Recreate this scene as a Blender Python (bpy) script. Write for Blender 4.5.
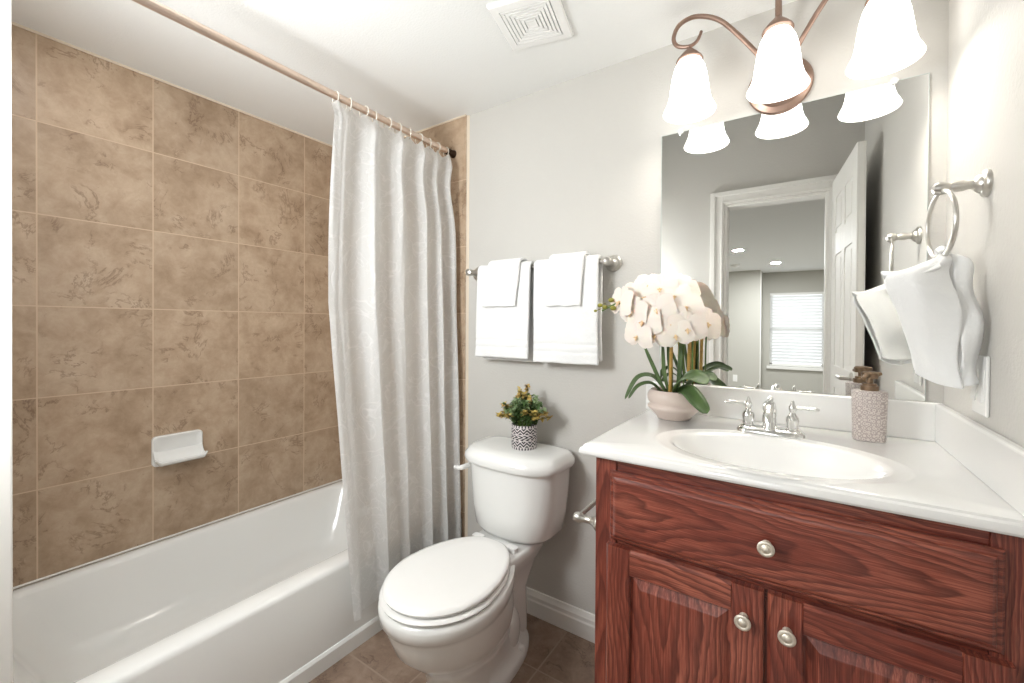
import bpy, bmesh, math, random
from mathutils import Vector, Matrix, noise
random.seed(7)
for o in list(bpy.data.objects): bpy.data.objects.remove(o)
C = bpy.context.scene.collection
PI = math.pi
# ---------------------------------------------------------------- room numbers (metres)
BY = 1.522; LX = -2.112; RX = 0.3034; H = 2.167      # back wall, left wall, right wall, ceiling
FY = -0.25                                            # wall with the doorway
TX = -1.365                                           # tub front
# ---------------------------------------------------------------- camera
FPX, YAW, PIT, ROL, CYP = 427.054, 0.595119, 0.00696483, 0.00593858, 328.327
cam = bpy.data.objects.new('camera', bpy.data.cameras.new('camera')); C.objects.link(cam)
cy, sy = math.cos(YAW), math.sin(YAW)
fw = Vector((-sy*math.cos(PIT), cy*math.cos(PIT), -math.sin(PIT))); rr = Vector((cy, sy, 0)); uu = rr.cross(fw)
c_, s_ = math.cos(ROL), math.sin(ROL)
rr, uu = c_*rr+s_*uu, -s_*rr+c_*uu
M = Matrix.Identity(4)
for i in range(3): M[i][0] = rr[i]; M[i][1] = uu[i]; M[i][2] = -fw[i]
M[0][3], M[1][3], M[2][3] = 0, 0, 1.2
cam.matrix_world = M
cam.data.sensor_fit = 'HORIZONTAL'; cam.data.sensor_width = 36; cam.data.lens = FPX/1024*36
cam.data.shift_y = -(341.5-CYP)/1024; cam.data.clip_start = 0.02
bpy.context.scene.camera = cam
# ---------------------------------------------------------------- world, light, exposure
w = bpy.data.worlds.new('world'); bpy.context.scene.world = w; w.use_nodes = True
w.node_tree.nodes['Background'].inputs[0].default_value = (0.9, 0.95, 1.0, 1)
w.node_tree.nodes['Background'].inputs[1].default_value = 2.0
vs = bpy.context.scene.view_settings
vs.view_transform = 'Standard'; vs.look = 'None'; vs.gamma = 1.0; vs.use_curve_mapping = False
vs.exposure = 0.36
BULB_W = 0.62; SHADE_E = 2.3; DOWN_W = 34.0
def area(name, loc, rot, sx, sy_, watt, col=(1, 1, 1)):
    l = bpy.data.lights.new(name, 'AREA'); l.shape = 'RECTANGLE'; l.size = sx; l.size_y = sy_; l.energy = watt; l.color = col
    o = bpy.data.objects.new(name, l); C.objects.link(o); o.location = loc; o.rotation_euler = rot; return o
# added fill lights, soft and unseen, beside and above the camera
flo = area('fill_softbox', (-1.06, .0, 1.55), (0, 0, 0), .42, .42, 9.0, (.94, .975, 1.0))
flp = bpy.data.lights.new('fill_point', 'POINT'); flp.energy = 13; flp.shadow_soft_size = .2; flp.color = (.94, .975, 1.0)  # second added fill lamp, bare, spreads light behind the softbox too
flq = bpy.data.objects.new('fill_point', flp); C.objects.link(flq); flq.location = (-1.08, .06, 1.45)
shl = bpy.data.lights.new('tub_fill_light', 'AREA'); shl.shape = 'DISK'; shl.size = .16; shl.energy = 1.5; shl.color = (.98, .985, 1)  # added fill out of view, brightens the tub alcove; no fixture here
sho = bpy.data.objects.new('tub_fill_light', shl); C.objects.link(sho); sho.location = (-1.62, .24, H-.012)
flo.rotation_euler = Vector((-.25, 1, .0)).to_track_quat('-Z', 'Y').to_euler()

# ---------------------------------------------------------------- materials
def srgb(r, g, b):
    f = lambda c: ((c/255)/12.92 if c/255 <= .04045 else (((c/255)+.055)/1.055)**2.4)
    return (f(r), f(g), f(b), 1)
class NT:
    def __init__(s, name):
        s.m = bpy.data.materials.new(name); s.m.use_nodes = True; s.t = s.m.node_tree; s.n = s.t.nodes
        s.b = s.n['Principled BSDF']
    def a(s, typ, **kw):
        n = s.n.new(typ)
        for k, v in kw.items():
            if k.startswith('_'):
                setattr(n, k[1:], v)
        return n
    def l(s, x, y): s.t.links.new(x, y)
    def val(s, n, i, v): n.inputs[i].default_value = v; return n
    def math(s, op, a, b=None, c=None, clamp=False):
        n = s.n.new('ShaderNodeMath'); n.operation = op; n.use_clamp = clamp
        for i, v in enumerate((a, b, c)):
            if v is None: continue
            if isinstance(v, (int, float)): n.inputs[i].default_value = v
            else: s.l(v, n.inputs[i])
        return n.outputs[0]
    def coord(s, kind='Object'):
        return s.n.new('ShaderNodeTexCoord').outputs[kind]
    def geo(s):
        return s.n.new('ShaderNodeNewGeometry').outputs['Position']
    def sep(s, v):
        n = s.n.new('ShaderNodeSeparateXYZ'); s.l(v, n.inputs[0]); return n.outputs
    def comb(s, x, y, z):
        n = s.n.new('ShaderNodeCombineXYZ')
        for i, v in enumerate((x, y, z)):
            if isinstance(v, (int, float)): n.inputs[i].default_value = v
            else: s.l(v, n.inputs[i])
        return n.outputs[0]
    def noise(s, vec, scale, detail=4, rough=.5, dist=0, out='Fac'):
        n = s.n.new('ShaderNodeTexNoise'); s.l(vec, n.inputs['Vector'])
        n.inputs['Scale'].default_value = scale; n.inputs['Detail'].default_value = detail
        n.inputs['Roughness'].default_value = rough; n.inputs['Distortion'].default_value = dist
        return n.outputs[out]
    def ramp(s, fac, stops, interp='LINEAR'):
        n = s.n.new('ShaderNodeValToRGB'); s.l(fac, n.inputs[0]); n.color_ramp.interpolation = interp
        e = n.color_ramp.elements
        while len(e) < len(stops): e.new(.5)
        for i, (p, c) in enumerate(stops): e[i].position = p; e[i].color = c
        return n.outputs[0]
    def mix(s, f, a, b, mode='MIX'):
        n = s.n.new('ShaderNodeMix'); n.data_type = 'RGBA'; n.blend_type = mode
        if isinstance(f, (int, float)): n.inputs[0].default_value = f
        else: s.l(f, n.inputs[0])
        for i, v in ((6, a), (7, b)):
            if isinstance(v, tuple): n.inputs[i].default_value = v
            else: s.l(v, n.inputs[i])
        return n.outputs[2]
    def bump(s, h, strength=.3, dist=.01):
        n = s.n.new('ShaderNodeBump'); n.inputs['Strength'].default_value = strength; n.inputs['Distance'].default_value = dist
        s.l(h, n.inputs['Height']); s.l(n.outputs[0], s.b.inputs['Normal']); return n
def simple(name, col, rough=.5, metal=0, spec=.5, coat=0):
    t = NT(name); b = t.b
    b.inputs['Base Color'].default_value = col; b.inputs['Roughness'].default_value = rough
    b.inputs['Metallic'].default_value = metal; b.inputs['Specular IOR Level'].default_value = spec
    b.inputs['Coat Weight'].default_value = coat
    return t
def paint(name, col, rough=.6, sc=130, st=.25):
    t = simple(name, col, rough, 0, .3)
    p = t.geo(); t.bump(t.noise(p, sc, 3, .55), st, .004)
    return t.m
M_wall = paint('wall_paint', srgb(205, 202, 196))
M_ceil = paint('ceiling_paint', srgb(238, 238, 235), .8, 160, .25)
M_trimw = simple('white_trim', srgb(240, 238, 233), .5).m
M_bedwall = paint('bedroom_paint', srgb(190, 187, 178))
M_caulk = simple('cream_caulk', srgb(226, 212, 192), .6).m

def tile_mat(name, au, av, u0, v0, pu, pv, cols, grout, gw=.004, rough=.42, nscale=6.0, relief=.6):
    """au, av: axis index used for the two tile directions, lines at u0+k*pu, v0+k*pv"""
    t = NT(name); p = t.geo(); s = t.sep(p)
    U = t.math('DIVIDE', t.math('SUBTRACT', s[au], u0), pu); V = t.math('DIVIDE', t.math('SUBTRACT', s[av], v0), pv)
    def edge(x, pitch):
        f = t.math('FRACT', x); d = t.math('MINIMUM', f, t.math('SUBTRACT', 1.0, f)); return t.math('MULTIPLY', d, pitch)
    d = t.math('MINIMUM', edge(U, pu), edge(V, pv))
    g = t.math('SMOOTH_MIN', 1.0, t.math('DIVIDE', d, gw*.5), 0.0)
    mask = t.math('GREATER_THAN', d, gw*.5)
    cell = t.comb(t.math('FLOOR', U), t.math('FLOOR', V), 0.0)
    wn = t.n.new('ShaderNodeTexWhiteNoise'); wn.noise_dimensions = '3D'; t.l(cell, wn.inputs['Vector'])
    off = t.n.new('ShaderNodeVectorMath'); off.operation = 'MULTIPLY_ADD'
    t.l(wn.outputs['Color'], off.inputs[0]); off.inputs[1].default_value = (7, 7, 7); t.l(p, off.inputs[2])
    q = off.outputs[0]
    n1 = t.noise(q, nscale, 8, .62, .25)
    n2 = t.noise(q, nscale*3.4, 8, .72, .4)
    f = t.math('ADD', t.math('MULTIPLY', n1, .6), t.math('MULTIPLY', n2, .4))
    col = t.ramp(f, [(.34, cols[0]), (.5, cols[1]), (.66, cols[2])])
    # thin wandering cracks and dark pits of travertine
    n3 = t.noise(q, nscale*1.1, 7, .66, .6)
    vein = t.math('SUBTRACT', 1.0, t.math('MULTIPLY', t.math('ABSOLUTE', t.math('SUBTRACT', n3, .5)), 50.0), clamp=True)
    gate = t.ramp(t.noise(q, nscale*1.6, 2, .5), [(.49, (0, 0, 0, 1)), (.58, (1, 1, 1, 1))])
    vein = t.math('MULTIPLY', vein, gate)
    pits = t.ramp(t.noise(q, nscale*9, 3, .6), [(.66, (0, 0, 0, 1)), (.74, (1, 1, 1, 1))])
    pits = t.math('MULTIPLY', pits, gate)
    dk = t.math('MAXIMUM', vein, pits)
    col = t.mix(t.math('MULTIPLY', dk, .62), col, cols[3])
    tv = t.math('ADD', .94, t.math('MULTIPLY', wn.outputs['Value'], .12))
    cc = t.n.new('ShaderNodeVectorMath'); cc.operation = 'SCALE'; t.l(col, cc.inputs[0]); t.l(tv, cc.inputs['Scale'])
    col = t.mix(mask, grout, cc.outputs[0])
    t.l(col, t.b.inputs['Base Color'])
    t.l(t.math('SUBTRACT', .8, t.math('MULTIPLY', mask, .8-rough)), t.b.inputs['Roughness'])
    hgt = t.math('SUBTRACT', t.math('MULTIPLY', mask, 1.0), t.math('MULTIPLY', dk, .35))
    hgt = t.math('ADD', hgt, t.math('MULTIPLY', n2, .25))
    t.bump(hgt, relief, .0015)
    return t.m
BR = [srgb(154, 129, 104), srgb(180, 156, 131), srgb(200, 178, 154), srgb(112, 84, 62)]
GR = srgb(205, 182, 156)
P = .3085; PZ = .3076
M_tileL = tile_mat('brown_wall_tile_left', 1, 2, .2912, .640, P, PZ, BR, GR)
M_tileB = tile_mat('brown_wall_tile_back', 0, 2, -1.2835-.3, .640, P, PZ, BR, GR)
FT = [srgb(118, 96, 82), srgb(146, 123, 106), srgb(172, 150, 132), srgb(88, 66, 52)]
M_floor = tile_mat('brown_floor_tile', 0, 1, -.750, .954, .325, .325, FT, srgb(168, 148, 131), .006, .4, 6.0)

def wood(name, axis, seed=0.0, cx=0.0, cz=0.0, k=9.0):
    """stained oak: cathedral rings stretched along 'axis' (0 = x, 2 = z)"""
    t = NT(name); p = t.geo(); s = t.sep(p)
    a, b = (s[0], s[2]) if axis == 0 else (s[2], s[0])
    a0, b0 = (cx, cz) if axis == 0 else (cz, cx)
    A = t.math('SUBTRACT', a, a0); B = t.math('SUBTRACT', b, b0)
    nn = t.noise(t.comb(t.math('MULTIPLY', A, 2.6), t.math('MULTIPLY', B, 9.0), seed), 1.0, 4, .5)
    Bd = t.math('ADD', B, t.math('MULTIPLY', t.math('SUBTRACT', nn, .5), .11))
    rr2 = t.math('ADD', t.math('MULTIPLY', t.math('ABSOLUTE', A), .15), t.math('MULTIPLY', t.math('POWER', t.math('ABSOLUTE', Bd), 1.25), 1.9))
    ring = t.math('FRACT', t.math('MULTIPLY', rr2, k*7.5))
    ring = t.ramp(ring, [(0, (0, 0, 0, 1)), (.35, (.12, .12, .12, 1)), (.72, (.75, .75, .75, 1)), (.9, (1, 1, 1, 1)), (1, (.05, .05, .05, 1))])
    fib = t.noise(t.comb(t.math('MULTIPLY', a, 9.0), t.math('MULTIPLY', b, 420.0), t.math('MULTIPLY', s[1], 200.0)), 1.0, 5, .65)
    fib2 = t.noise(t.comb(t.math('MULTIPLY', a, 30.0), t.math('MULTIPLY', b, 900.0), seed), 1.0, 3, .6)
    big = t.noise(t.comb(t.math('MULTIPLY', a, 3.0), t.math('MULTIPLY', b, 8.0), seed+3), 1.0, 3, .5)
    base = t.ramp(t.math('ADD', t.math('MULTIPLY', fib, .6), t.math('MULTIPLY', big, .4)),
                  [(.3, srgb(84, 34, 27)), (.48, srgb(134, 65, 50)), (.64, srgb(180, 106, 84))])
    col = t.mix(t.math('MULTIPLY', ring, t.math('ADD', .35, t.math('MULTIPLY', big, .65))), base, srgb(70, 26, 24))
    pore = t.ramp(fib2, [(.56, (0, 0, 0, 1)), (.68, (1, 1, 1, 1))])
    col = t.mix(t.math('MULTIPLY', pore, .55), col, srgb(64, 26, 22))
    t.l(col, t.b.inputs['Base Color']); t.b.inputs['Roughness'].default_value = .3
    t.b.inputs['Coat Weight'].default_value = .35; t.b.inputs['Coat Roughness'].default_value = .18
    t.bump(t.math('SUBTRACT', 1.0, t.math('ADD', t.math('MULTIPLY', pore, .6), t.math('MULTIPLY', ring, .3))), .25, .0006)
    return t.m

M_porc = simple('white_porcelain', srgb(240, 240, 237), .12, 0, .5, .3).m
M_tub = simple('white_tub_enamel', srgb(240, 240, 237), .16, 0, .5, .3).m
M_plast = simple('white_seat_plastic', srgb(242, 241, 238), .22).m
M_counter = simple('white_cultured_marble', srgb(236, 235, 232), .14, 0, .5, .4).m
M_chrome = simple('chrome', srgb(226, 226, 224), .12, 1).m
M_nickel = simple('brushed_nickel', srgb(205, 202, 196), .3, 1).m
M_knob = simple('satin_nickel_knob', srgb(226, 218, 204), .45, .7).m
def metal_var(name, c1, c2, sc, rough):
    t = simple(name, c1, rough, 1); p = t.geo()
    t.l(t.mix(t.noise(p, sc, 4, .6), c1, c2), t.b.inputs['Base Color']); return t.m
M_bronze = metal_var('antique_copper_bronze', srgb(142, 116, 102), srgb(180, 154, 140), 30, .38)
M_pump = metal_var('aged_bronze_pump', srgb(150, 128, 106), srgb(110, 88, 70), 120, .4)
M_rod = metal_var('warm_nickel_rod', srgb(232, 214, 200), srgb(216, 194, 178), 10, .3)
M_darkcap = simple('dark_rod_collar', srgb(70, 58, 50), .35, 1).m
M_ring = simple('clear_plastic_ring', srgb(235, 228, 216), .25).m
t = simple('mirror_silver', (.93, .94, .93, 1), .0, 1); M_mirror = t.m
t = simple('opal_glass_lit', srgb(255, 252, 246), .3)
t.b.inputs['Emission Color'].default_value = (1, .985, .96, 1); t.b.inputs['Emission Strength'].default_value = SHADE_E; M_opal = t.m
t = simple('lit_bulb', srgb(255, 255, 255), .3)
t.b.inputs['Emission Color'].default_value = (1, .96, .9, 1); t.b.inputs['Emission Strength'].default_value = 20; M_bulb = t.m

def cloth(name, col, sc, st, sheer=0.0, vine=False, wscale=0):
    t = simple(name, col, .9, 0, .15); p = t.geo()
    t.b.inputs['Sheen Weight'].default_value = .25
    h = t.noise(p, sc, 3, .6)
    if vine:
        n = t.noise(t.coord('UV'), 3.2, 2, .45, 1.6)
        v = t.math('SUBTRACT', 1.0, t.math('MULTIPLY', t.math('ABSOLUTE', t.math('SUBTRACT', n, .5)), 38.0), clamp=True)
        n2 = t.noise(t.coord('UV'), 5.0, 2, .5, 2.2)
        v2 = t.math('SUBTRACT', 1.0, t.math('MULTIPLY', t.math('ABSOLUTE', t.math('SUBTRACT', n2, .46)), 45.0), clamp=True)
        v = t.math('MAXIMUM', v, t.math('MULTIPLY', v2, .8))
        cr = t.noise(t.coord('UV'), 17, 4, .6)
        h = t.math('ADD', t.math('ADD', t.math('MULTIPLY', h, .25), t.math('MULTIPLY', v, 1.6)), t.math('MULTIPLY', cr, 2.6))
        t.l(t.mix(v, srgb(235, 236, 235), srgb(255, 255, 255)), t.b.inputs['Base Color'])
    if not vine: h = t.math('ADD', t.math('MULTIPLY', h, .5), t.math('MULTIPLY', t.noise(p, 42, 3, .6), 1.3))
    t.bump(h, st, .003)
    if sheer:
        out = t.n['Material Output']; tr = t.n.new('ShaderNodeBsdfTranslucent'); tr.inputs[0].default_value = (.93, .93, .92, 1)
        mx = t.n.new('ShaderNodeMixShader'); mx.inputs[0].default_value = sheer
        t.l(t.b.outputs[0], mx.inputs[1]); t.l(tr.outputs[0], mx.inputs[2])
        t.l(mx.outputs[0], out.inputs[0])
    return t.m
M_curtain = cloth('embroidered_sheer_curtain', srgb(240, 241, 240), 300, .4, .42, True)
M_towel = cloth('white_terry', srgb(240, 240, 239), 420, .5)

def chevron():
    t = NT('black_white_geometric'); uv = t.sep(t.coord('UV'))
    U, V = uv[0], uv[1]
    tri = t.math('ABSOLUTE', t.math('SUBTRACT', t.math('FRACT', t.math('MULTIPLY', U, 12.0)), .5))     # 0..0.5
    zig = t.math('FRACT', t.math('ADD', t.math('MULTIPLY', V, 7.5), t.math('MULTIPLY', tri, 2.0)))
    zz = t.math('GREATER_THAN', zig, .54)
    side = t.math('ABSOLUTE', t.math('SUBTRACT', t.math('FRACT', t.math('MULTIPLY', V, 4.6)), .5))
    arr = t.math('GREATER_THAN', t.math('FRACT', t.math('ADD', t.math('MULTIPLY', U, 15.0), t.math('MULTIPLY', side, 2.4))), .54)
    band = t.math('MULTIPLY', t.math('GREATER_THAN', V, .40), t.math('LESS_THAN', V, .62))
    pat = t.mix(band, t.comb(zz, zz, zz), t.comb(arr, arr, arr))
    sq = t.math('GREATER_THAN', t.math('FRACT', t.math('MULTIPLY', U, 26.0)), .45)
    ends = t.math('MAXIMUM', t.math('LESS_THAN', V, .10), t.math('GREATER_THAN', V, .92))
    pat = t.mix(ends, pat, t.comb(sq, sq, sq))
    for a0, b0 in ((.37, .40), (.62, .65), (.10, .12), (.90, .92)):
        ln = t.math('MULTIPLY', t.math('GREATER_THAN', V, a0), t.math('LESS_THAN', V, b0)); pat = t.mix(ln, pat, (1, 1, 1, 1))
    col = t.mix(t.sep(pat)[0], srgb(34, 28, 34), srgb(216, 210, 208))
    t.l(col, t.b.inputs['Base Color']); t.b.inputs['Roughness'].default_value = .5
    return t.m
M_chev = chevron()
def dispenser_mat():
    t = simple('mauve_circle_relief', srgb(186, 172, 170), .35, .15); p = t.geo()
    v = t.n.new('ShaderNodeTexVoronoi'); t.l(p, v.inputs['Vector']); v.inputs['Scale'].default_value = 105; v.inputs['Randomness'].default_value = .35
    d = v.outputs['Distance']
    rg = t.math('GREATER_THAN', t.math('SINE', t.math('MULTIPLY', d, 15.0)), .15)
    t.l(t.mix(t.math('MULTIPLY', rg, .7), srgb(208, 198, 192), srgb(150, 136, 132)), t.b.inputs['Base Color'])
    t.bump(rg, .4, .001); return t.m
M_disp = dispenser_mat()
M_pink = simple('warm_taupe_ceramic', srgb(206, 190, 180), .28).m
M_soil = simple('brown_pebbles', srgb(96, 76, 62), .9).m
def leafm(name, c1, c2, rough=.35):
    t = simple(name, c1, rough); p = t.geo(); t.l(t.mix(t.noise(p, 25, 3, .5), c1, c2), t.b.inputs['Base Color']); return t.m
M_leaf = leafm('orchid_leaf_green', srgb(44, 66, 34), srgb(96, 120, 70))
M_leaf2 = leafm('grey_green_leaf', srgb(120, 150, 98), srgb(176, 194, 150), .5)
M_leaf3 = leafm('yellow_rust_leaf', srgb(204, 192, 104), srgb(186, 140, 84), .5)
M_leafd = leafm('dark_green_leaf', srgb(54, 78, 40), srgb(92, 120, 66), .5)
M_bamboo = leafm('bamboo_stake', srgb(196, 160, 84), srgb(160, 122, 58), .45)
M_stem = simple('orchid_stem', srgb(88, 112, 52), .5).m
M_bud = leafm('orchid_bud', srgb(116, 122, 40), srgb(160, 150, 60), .5)
t = simple('cream_petal', srgb(247, 232, 221), .6, 0, .2); t.b.inputs['Subsurface Weight'].default_value = .15; M_petal = t.m
M_lip = leafm('orchid_lip', srgb(246, 222, 170), srgb(238, 196, 158), .6)
M_hole = simple('shadow_gap_black', srgb(30, 28, 26), .9).m

# ---------------------------------------------------------------- mesh helpers
def finish(o, smooth, ang=40):
    me = o.data
    if smooth:
        for p_ in me.polygons: p_.use_smooth = True
        try: me.set_sharp_from_angle(angle=math.radians(ang))
        except Exception: pass
def obj(name, bm, mat, parent=None, smooth=True, ang=40, bevel=0, seg=2, sub=0, solid=0):
    bmesh.ops.recalc_face_normals(bm, faces=bm.faces)
    me = bpy.data.meshes.new(name); 
    if parent is not None:
        bmesh.ops.translate(bm, verts=bm.verts, vec=-ROOT[parent.name])
    bm.to_mesh(me); bm.free()
    o = bpy.data.objects.new(name, me); C.objects.link(o)
    me.materials.append(mat)
    if parent is not None: o.parent = parent; ROOT[o.name] = ROOT[parent.name]
    else: ROOT[o.name] = Vector((0, 0, 0))
    finish(o, smooth, ang)
    if solid:
        m = o.modifiers.new('solid', 'SOLIDIFY'); m.thickness = solid; m.offset = 0
    if sub:
        m = o.modifiers.new('sub', 'SUBSURF'); m.levels = sub; m.render_levels = sub
    if bevel:
        m = o.modifiers.new('bev', 'BEVEL'); m.width = bevel; m.segments = seg; m.limit_method = 'ANGLE'; m.angle_limit = math.radians(35)
    return o
ROOT = {}
def thing(name, label, cat, loc, group=None):
    o = bpy.data.objects.new(name, None); C.objects.link(o); o.location = loc; o.empty_display_size = .05
    ROOT[o.name] = Vector(loc); o['label'] = label; o['category'] = cat
    if group: o['group'] = group
    return o
def tag(o, label, cat, group=None):
    o['label'] = label; o['category'] = cat
    if group: o['group'] = group
    return o
def struct(name, bm, mat, parent=None, **kw):
    kw.setdefault('smooth', False)
    o = obj(name, bm, mat, parent, **kw)
    if parent is None: o['kind'] = 'structure'
    return o
def box(bm, x0, x1, y0, y1, z0, z1):
    vs_ = [bm.verts.new((x, y, z)) for x in (x0, x1) for y in (y0, y1) for z in (z0, z1)]
    for f in ((0, 1, 3, 2), (4, 6, 7, 5), (0, 4, 5, 1), (2, 3, 7, 6), (0, 2, 6, 4), (1, 5, 7, 3)):
        bm.faces.new([vs_[i] for i in f])
    return bm
def B_(*a):
    bm = bmesh.new()
    if a: box(bm, *a)
    return bm
def loft(bm, rings, cap0=True, cap1=True, closed=True):
    R = [[bm.verts.new(p) for p in r] for r in rings]; n = len(R[0])
    for i in range(len(R)-1):
        for j in range(n if closed else n-1):
            k = (j+1) % n; bm.faces.new((R[i][j], R[i][k], R[i+1][k], R[i+1][j]))
    if cap0: bm.faces.new(R[0])
    if cap1: bm.faces.new(R[-1])
    return R
def circ(c, r, axis, n=24, ry=None):
    """ring of points around centre c, perpendicular to axis"""
    a = Vector(axis).normalized(); up = Vector((0, 0, 1)) if abs(a.z) < .9 else Vector((1, 0, 0))
    u = a.cross(up).normalized(); v = a.cross(u)
    ry = r if ry is None else ry
    return [Vector(c)+u*(r*math.cos(2*PI*i/n))+v*(ry*math.sin(2*PI*i/n)) for i in range(n)]
def lathe(bm, c, axis, prof, n=32):
    """prof: list of (distance along axis, radius)"""
    a = Vector(axis).normalized()
    return loft(bm, [circ(Vector(c)+a*d, max(r, 1e-4), a, n) for d, r in prof])
def tube(bm, pts, rad, n=12, cap=True):
    pts = [Vector(p) for p in pts]; rings = []
    if not isinstance(rad, (list, tuple)): rad = [rad]*len(pts)
    T = (pts[1]-pts[0]).normalized(); up = Vector((0, 0, 1)) if abs(T.z) < .9 else Vector((1, 0, 0))
    U = T.cross(up).normalized()
    for i, p in enumerate(pts):
        d = (pts[min(i+1, len(pts)-1)]-pts[max(i-1, 0)]).normalized()
        U = (U-d*U.dot(d)).normalized(); V = d.cross(U)
        rings.append([p+U*(rad[i]*math.cos(2*PI*k/n))+V*(rad[i]*math.sin(2*PI*k/n)) for k in range(n)])
    loft(bm, rings, cap, cap)
def smooth_path(pts, m=8):
    P_ = [Vector(p) for p in pts]; out = []
    for i in range(len(P_)-1):
        p0 = P_[max(i-1, 0)]; p1 = P_[i]; p2 = P_[i+1]; p3 = P_[min(i+2, len(P_)-1)]
        for k in range(m):
            t_ = k/m
            out.append(.5*((2*p1)+(p2-p0)*t_+(2*p0-5*p1+4*p2-p3)*t_*t_+(3*p1-p0-3*p2+p3)*t_**3))
    out.append(P_[-1]); return out
def torus(bm, c, axis, R, r, n=32, m=10):
    cs = circ(c, R, axis, n); a = Vector(axis).normalized(); g = []
    for p in cs:
        d = (p-Vector(c)).normalized()
        g.append([bm.verts.new(p+d*(r*math.cos(2*PI*k/m))+a*(r*math.sin(2*PI*k/m))) for k in range(m)])
    for i in range(n):
        for k in range(m):
            i2, k2 = (i+1) % n, (k+1) % m
            bm.faces.new((g[i][k], g[i2][k], g[i2][k2], g[i][k2]))
def sph(bm, c, r, n=16, sx=1, sy2=1, sz=1):
    R = bmesh.ops.create_uvsphere(bm, u_segments=n, v_segments=max(6, n//2), radius=r)['verts']
    for v in R: v.co = Vector((v.co.x*sx, v.co.y*sy2, v.co.z*sz))+Vector(c)
def rrect(cx, cy_, hx, hy, r, z, n=6):
    out = []; r = min(r, hx-1e-4, hy-1e-4)
    for q, (sx, sy3) in enumerate(((1, 1), (-1, 1), (-1, -1), (1, -1))):
        for k in range(n+1):
            a = q*PI/2+k/n*PI/2
            out.append(Vector((cx+sx*(hx-r)+r*math.cos(a), cy_+sy3*(hy-r)+r*math.sin(a), z)))
    return out
def grid_surface(fn, nu, nv, uvscale=(1, 1)):
    bm = bmesh.new(); uvl = bm.loops.layers.uv.new('UVMap')
    V = [[bm.verts.new(fn(i/nu, j/nv)) for j in range(nv+1)] for i in range(nu+1)]
    for i in range(nu):
        for j in range(nv):
            f = bm.faces.new((V[i][j], V[i+1][j], V[i+1][j+1], V[i][j+1]))
            for l_, (a, b) in zip(f.loops, ((i, j), (i+1, j), (i+1, j+1), (i, j+1))):
                l_[uvl].uv = (a/nu*uvscale[0], b/nv*uvscale[1])
    return bm
def noi(x, y, z=0.0): return noise.noise(Vector((x, y, z)))
def prism_along(bm, prof, p0, p1, inward):
    """baseboard-like profile: prof (depth, height) swept from p0 to p1, depth towards 'inward'"""
    inn = Vector(inward); r = []
    for p in (p0, p1):
        r.append([Vector(p)+inn*d+Vector((0, 0, h)) for d, h in prof])
    loft(bm, r)

# ---------------------------------------------------------------- setting
WL = -1.8   # bedroom extents
bm = B_(LX-.1, RX+.1, FY-.12, BY+.1, -.1, 0); struct('floor', bm, M_floor)
HH, YS, XS = 2.74, .80, -1.02                                   # the ceiling steps up near the doorway
bm = B_(LX-.1, XS, FY-.12, BY+.1, H, H+.1); box(bm, XS, RX+.1, YS, BY+.1, H, H+.1); struct('ceiling', bm, M_ceil)
bm = B_(XS-.1, RX+.1, FY-.12, YS+.1, HH, HH+.1); struct('ceiling_entry', bm, M_ceil)
bm = B_(XS-.1, RX+.1, YS, YS+.1, H+.1, HH); box(bm, XS-.1, XS, FY-.12, YS, H+.1, HH); struct('wall_soffit', bm, M_wall)
struct('wall_left', B_(LX-.12, LX, FY-.12, BY+.1, 0, H), M_tileL)
bm = B_(LX-.1, RX+.1, BY, BY+.12, 0, H); struct('wall_back', bm, M_wall)
bm = B_(RX, RX+.12, FY-.12, BY, 0, H); box(bm, RX, RX+.12, FY-.12, YS, H, HH); struct('wall_right', bm, M_wall)
# tiled part of the back wall behind the tub, with its bullnose edge and caulk
struct('wall_back_tiled', B_(LX, -1.298, BY-.012, BY, .3, H-.002), M_tileB)
bm = bmesh.new(); loft(bm, [[(-1.298, BY, z), (-1.298, BY-.011, z), (-1.293, BY-.0125, z), (-1.287, BY-.0125, z), (-1.283, BY-.009, z), (-1.2825, BY, z)] for z in (.0, H-.002)])
struct('trim_1', bm, tile_mat('bullnose_tile', 0, 2, -1.5, .640, P, PZ, BR, GR), smooth=True)
bm = bmesh.new(); loft(bm, [[(-1.2825, BY, z), (-1.2825, BY-.008, z), (-1.272, BY, z)] for z in (0, H-.001)]); struct('trim_2', bm, M_caulk)
bm = B_(LX, LX+.004, .15, BY-.012, H-.008, H); box(bm, LX, -1.2825, BY-.017, BY-.012, H-.006, H); struct('trim_3', bm, M_caulk)
# alcove wing wall at the near end of the tub
struct('wall_alcove', B_(LX, -1.33, FY, .15, 0, H), M_trimw, bevel=.004)
# wall with the doorway behind the camera
DX0, DX1, DZ = -.449, .137, 2.045
bm = B_(-1.33, XS, FY-.12, FY, 0, H); box(bm, XS, DX0, FY-.12, FY, 0, HH); box(bm, DX1, RX, FY-.12, FY, 0, HH); box(bm, DX0, DX1, FY-.12, FY, DZ, HH)
struct('wall_front', bm, M_wall)
bm = bmesh.new()
def casing(bm, x0, x1, z0, z1):
    box(bm, x0, x1, FY, FY+.014, z0, z1)
casing(bm, DX0-.085, DX0, 0, DZ+.085); casing(bm, DX1, DX1+.085, 0, DZ+.085); casing(bm, DX0, DX1, DZ, DZ+.085)
for (x0, x1, z0, z1) in ((DX0-.085, DX0-.055, 0, DZ+.085), (DX1+.055, DX1+.085, 0, DZ+.085), (DX0-.055, DX1+.055, DZ+.055, DZ+.085)):
    box(bm, x0, x1, FY+.014, FY+.026, z0, z1)
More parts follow.
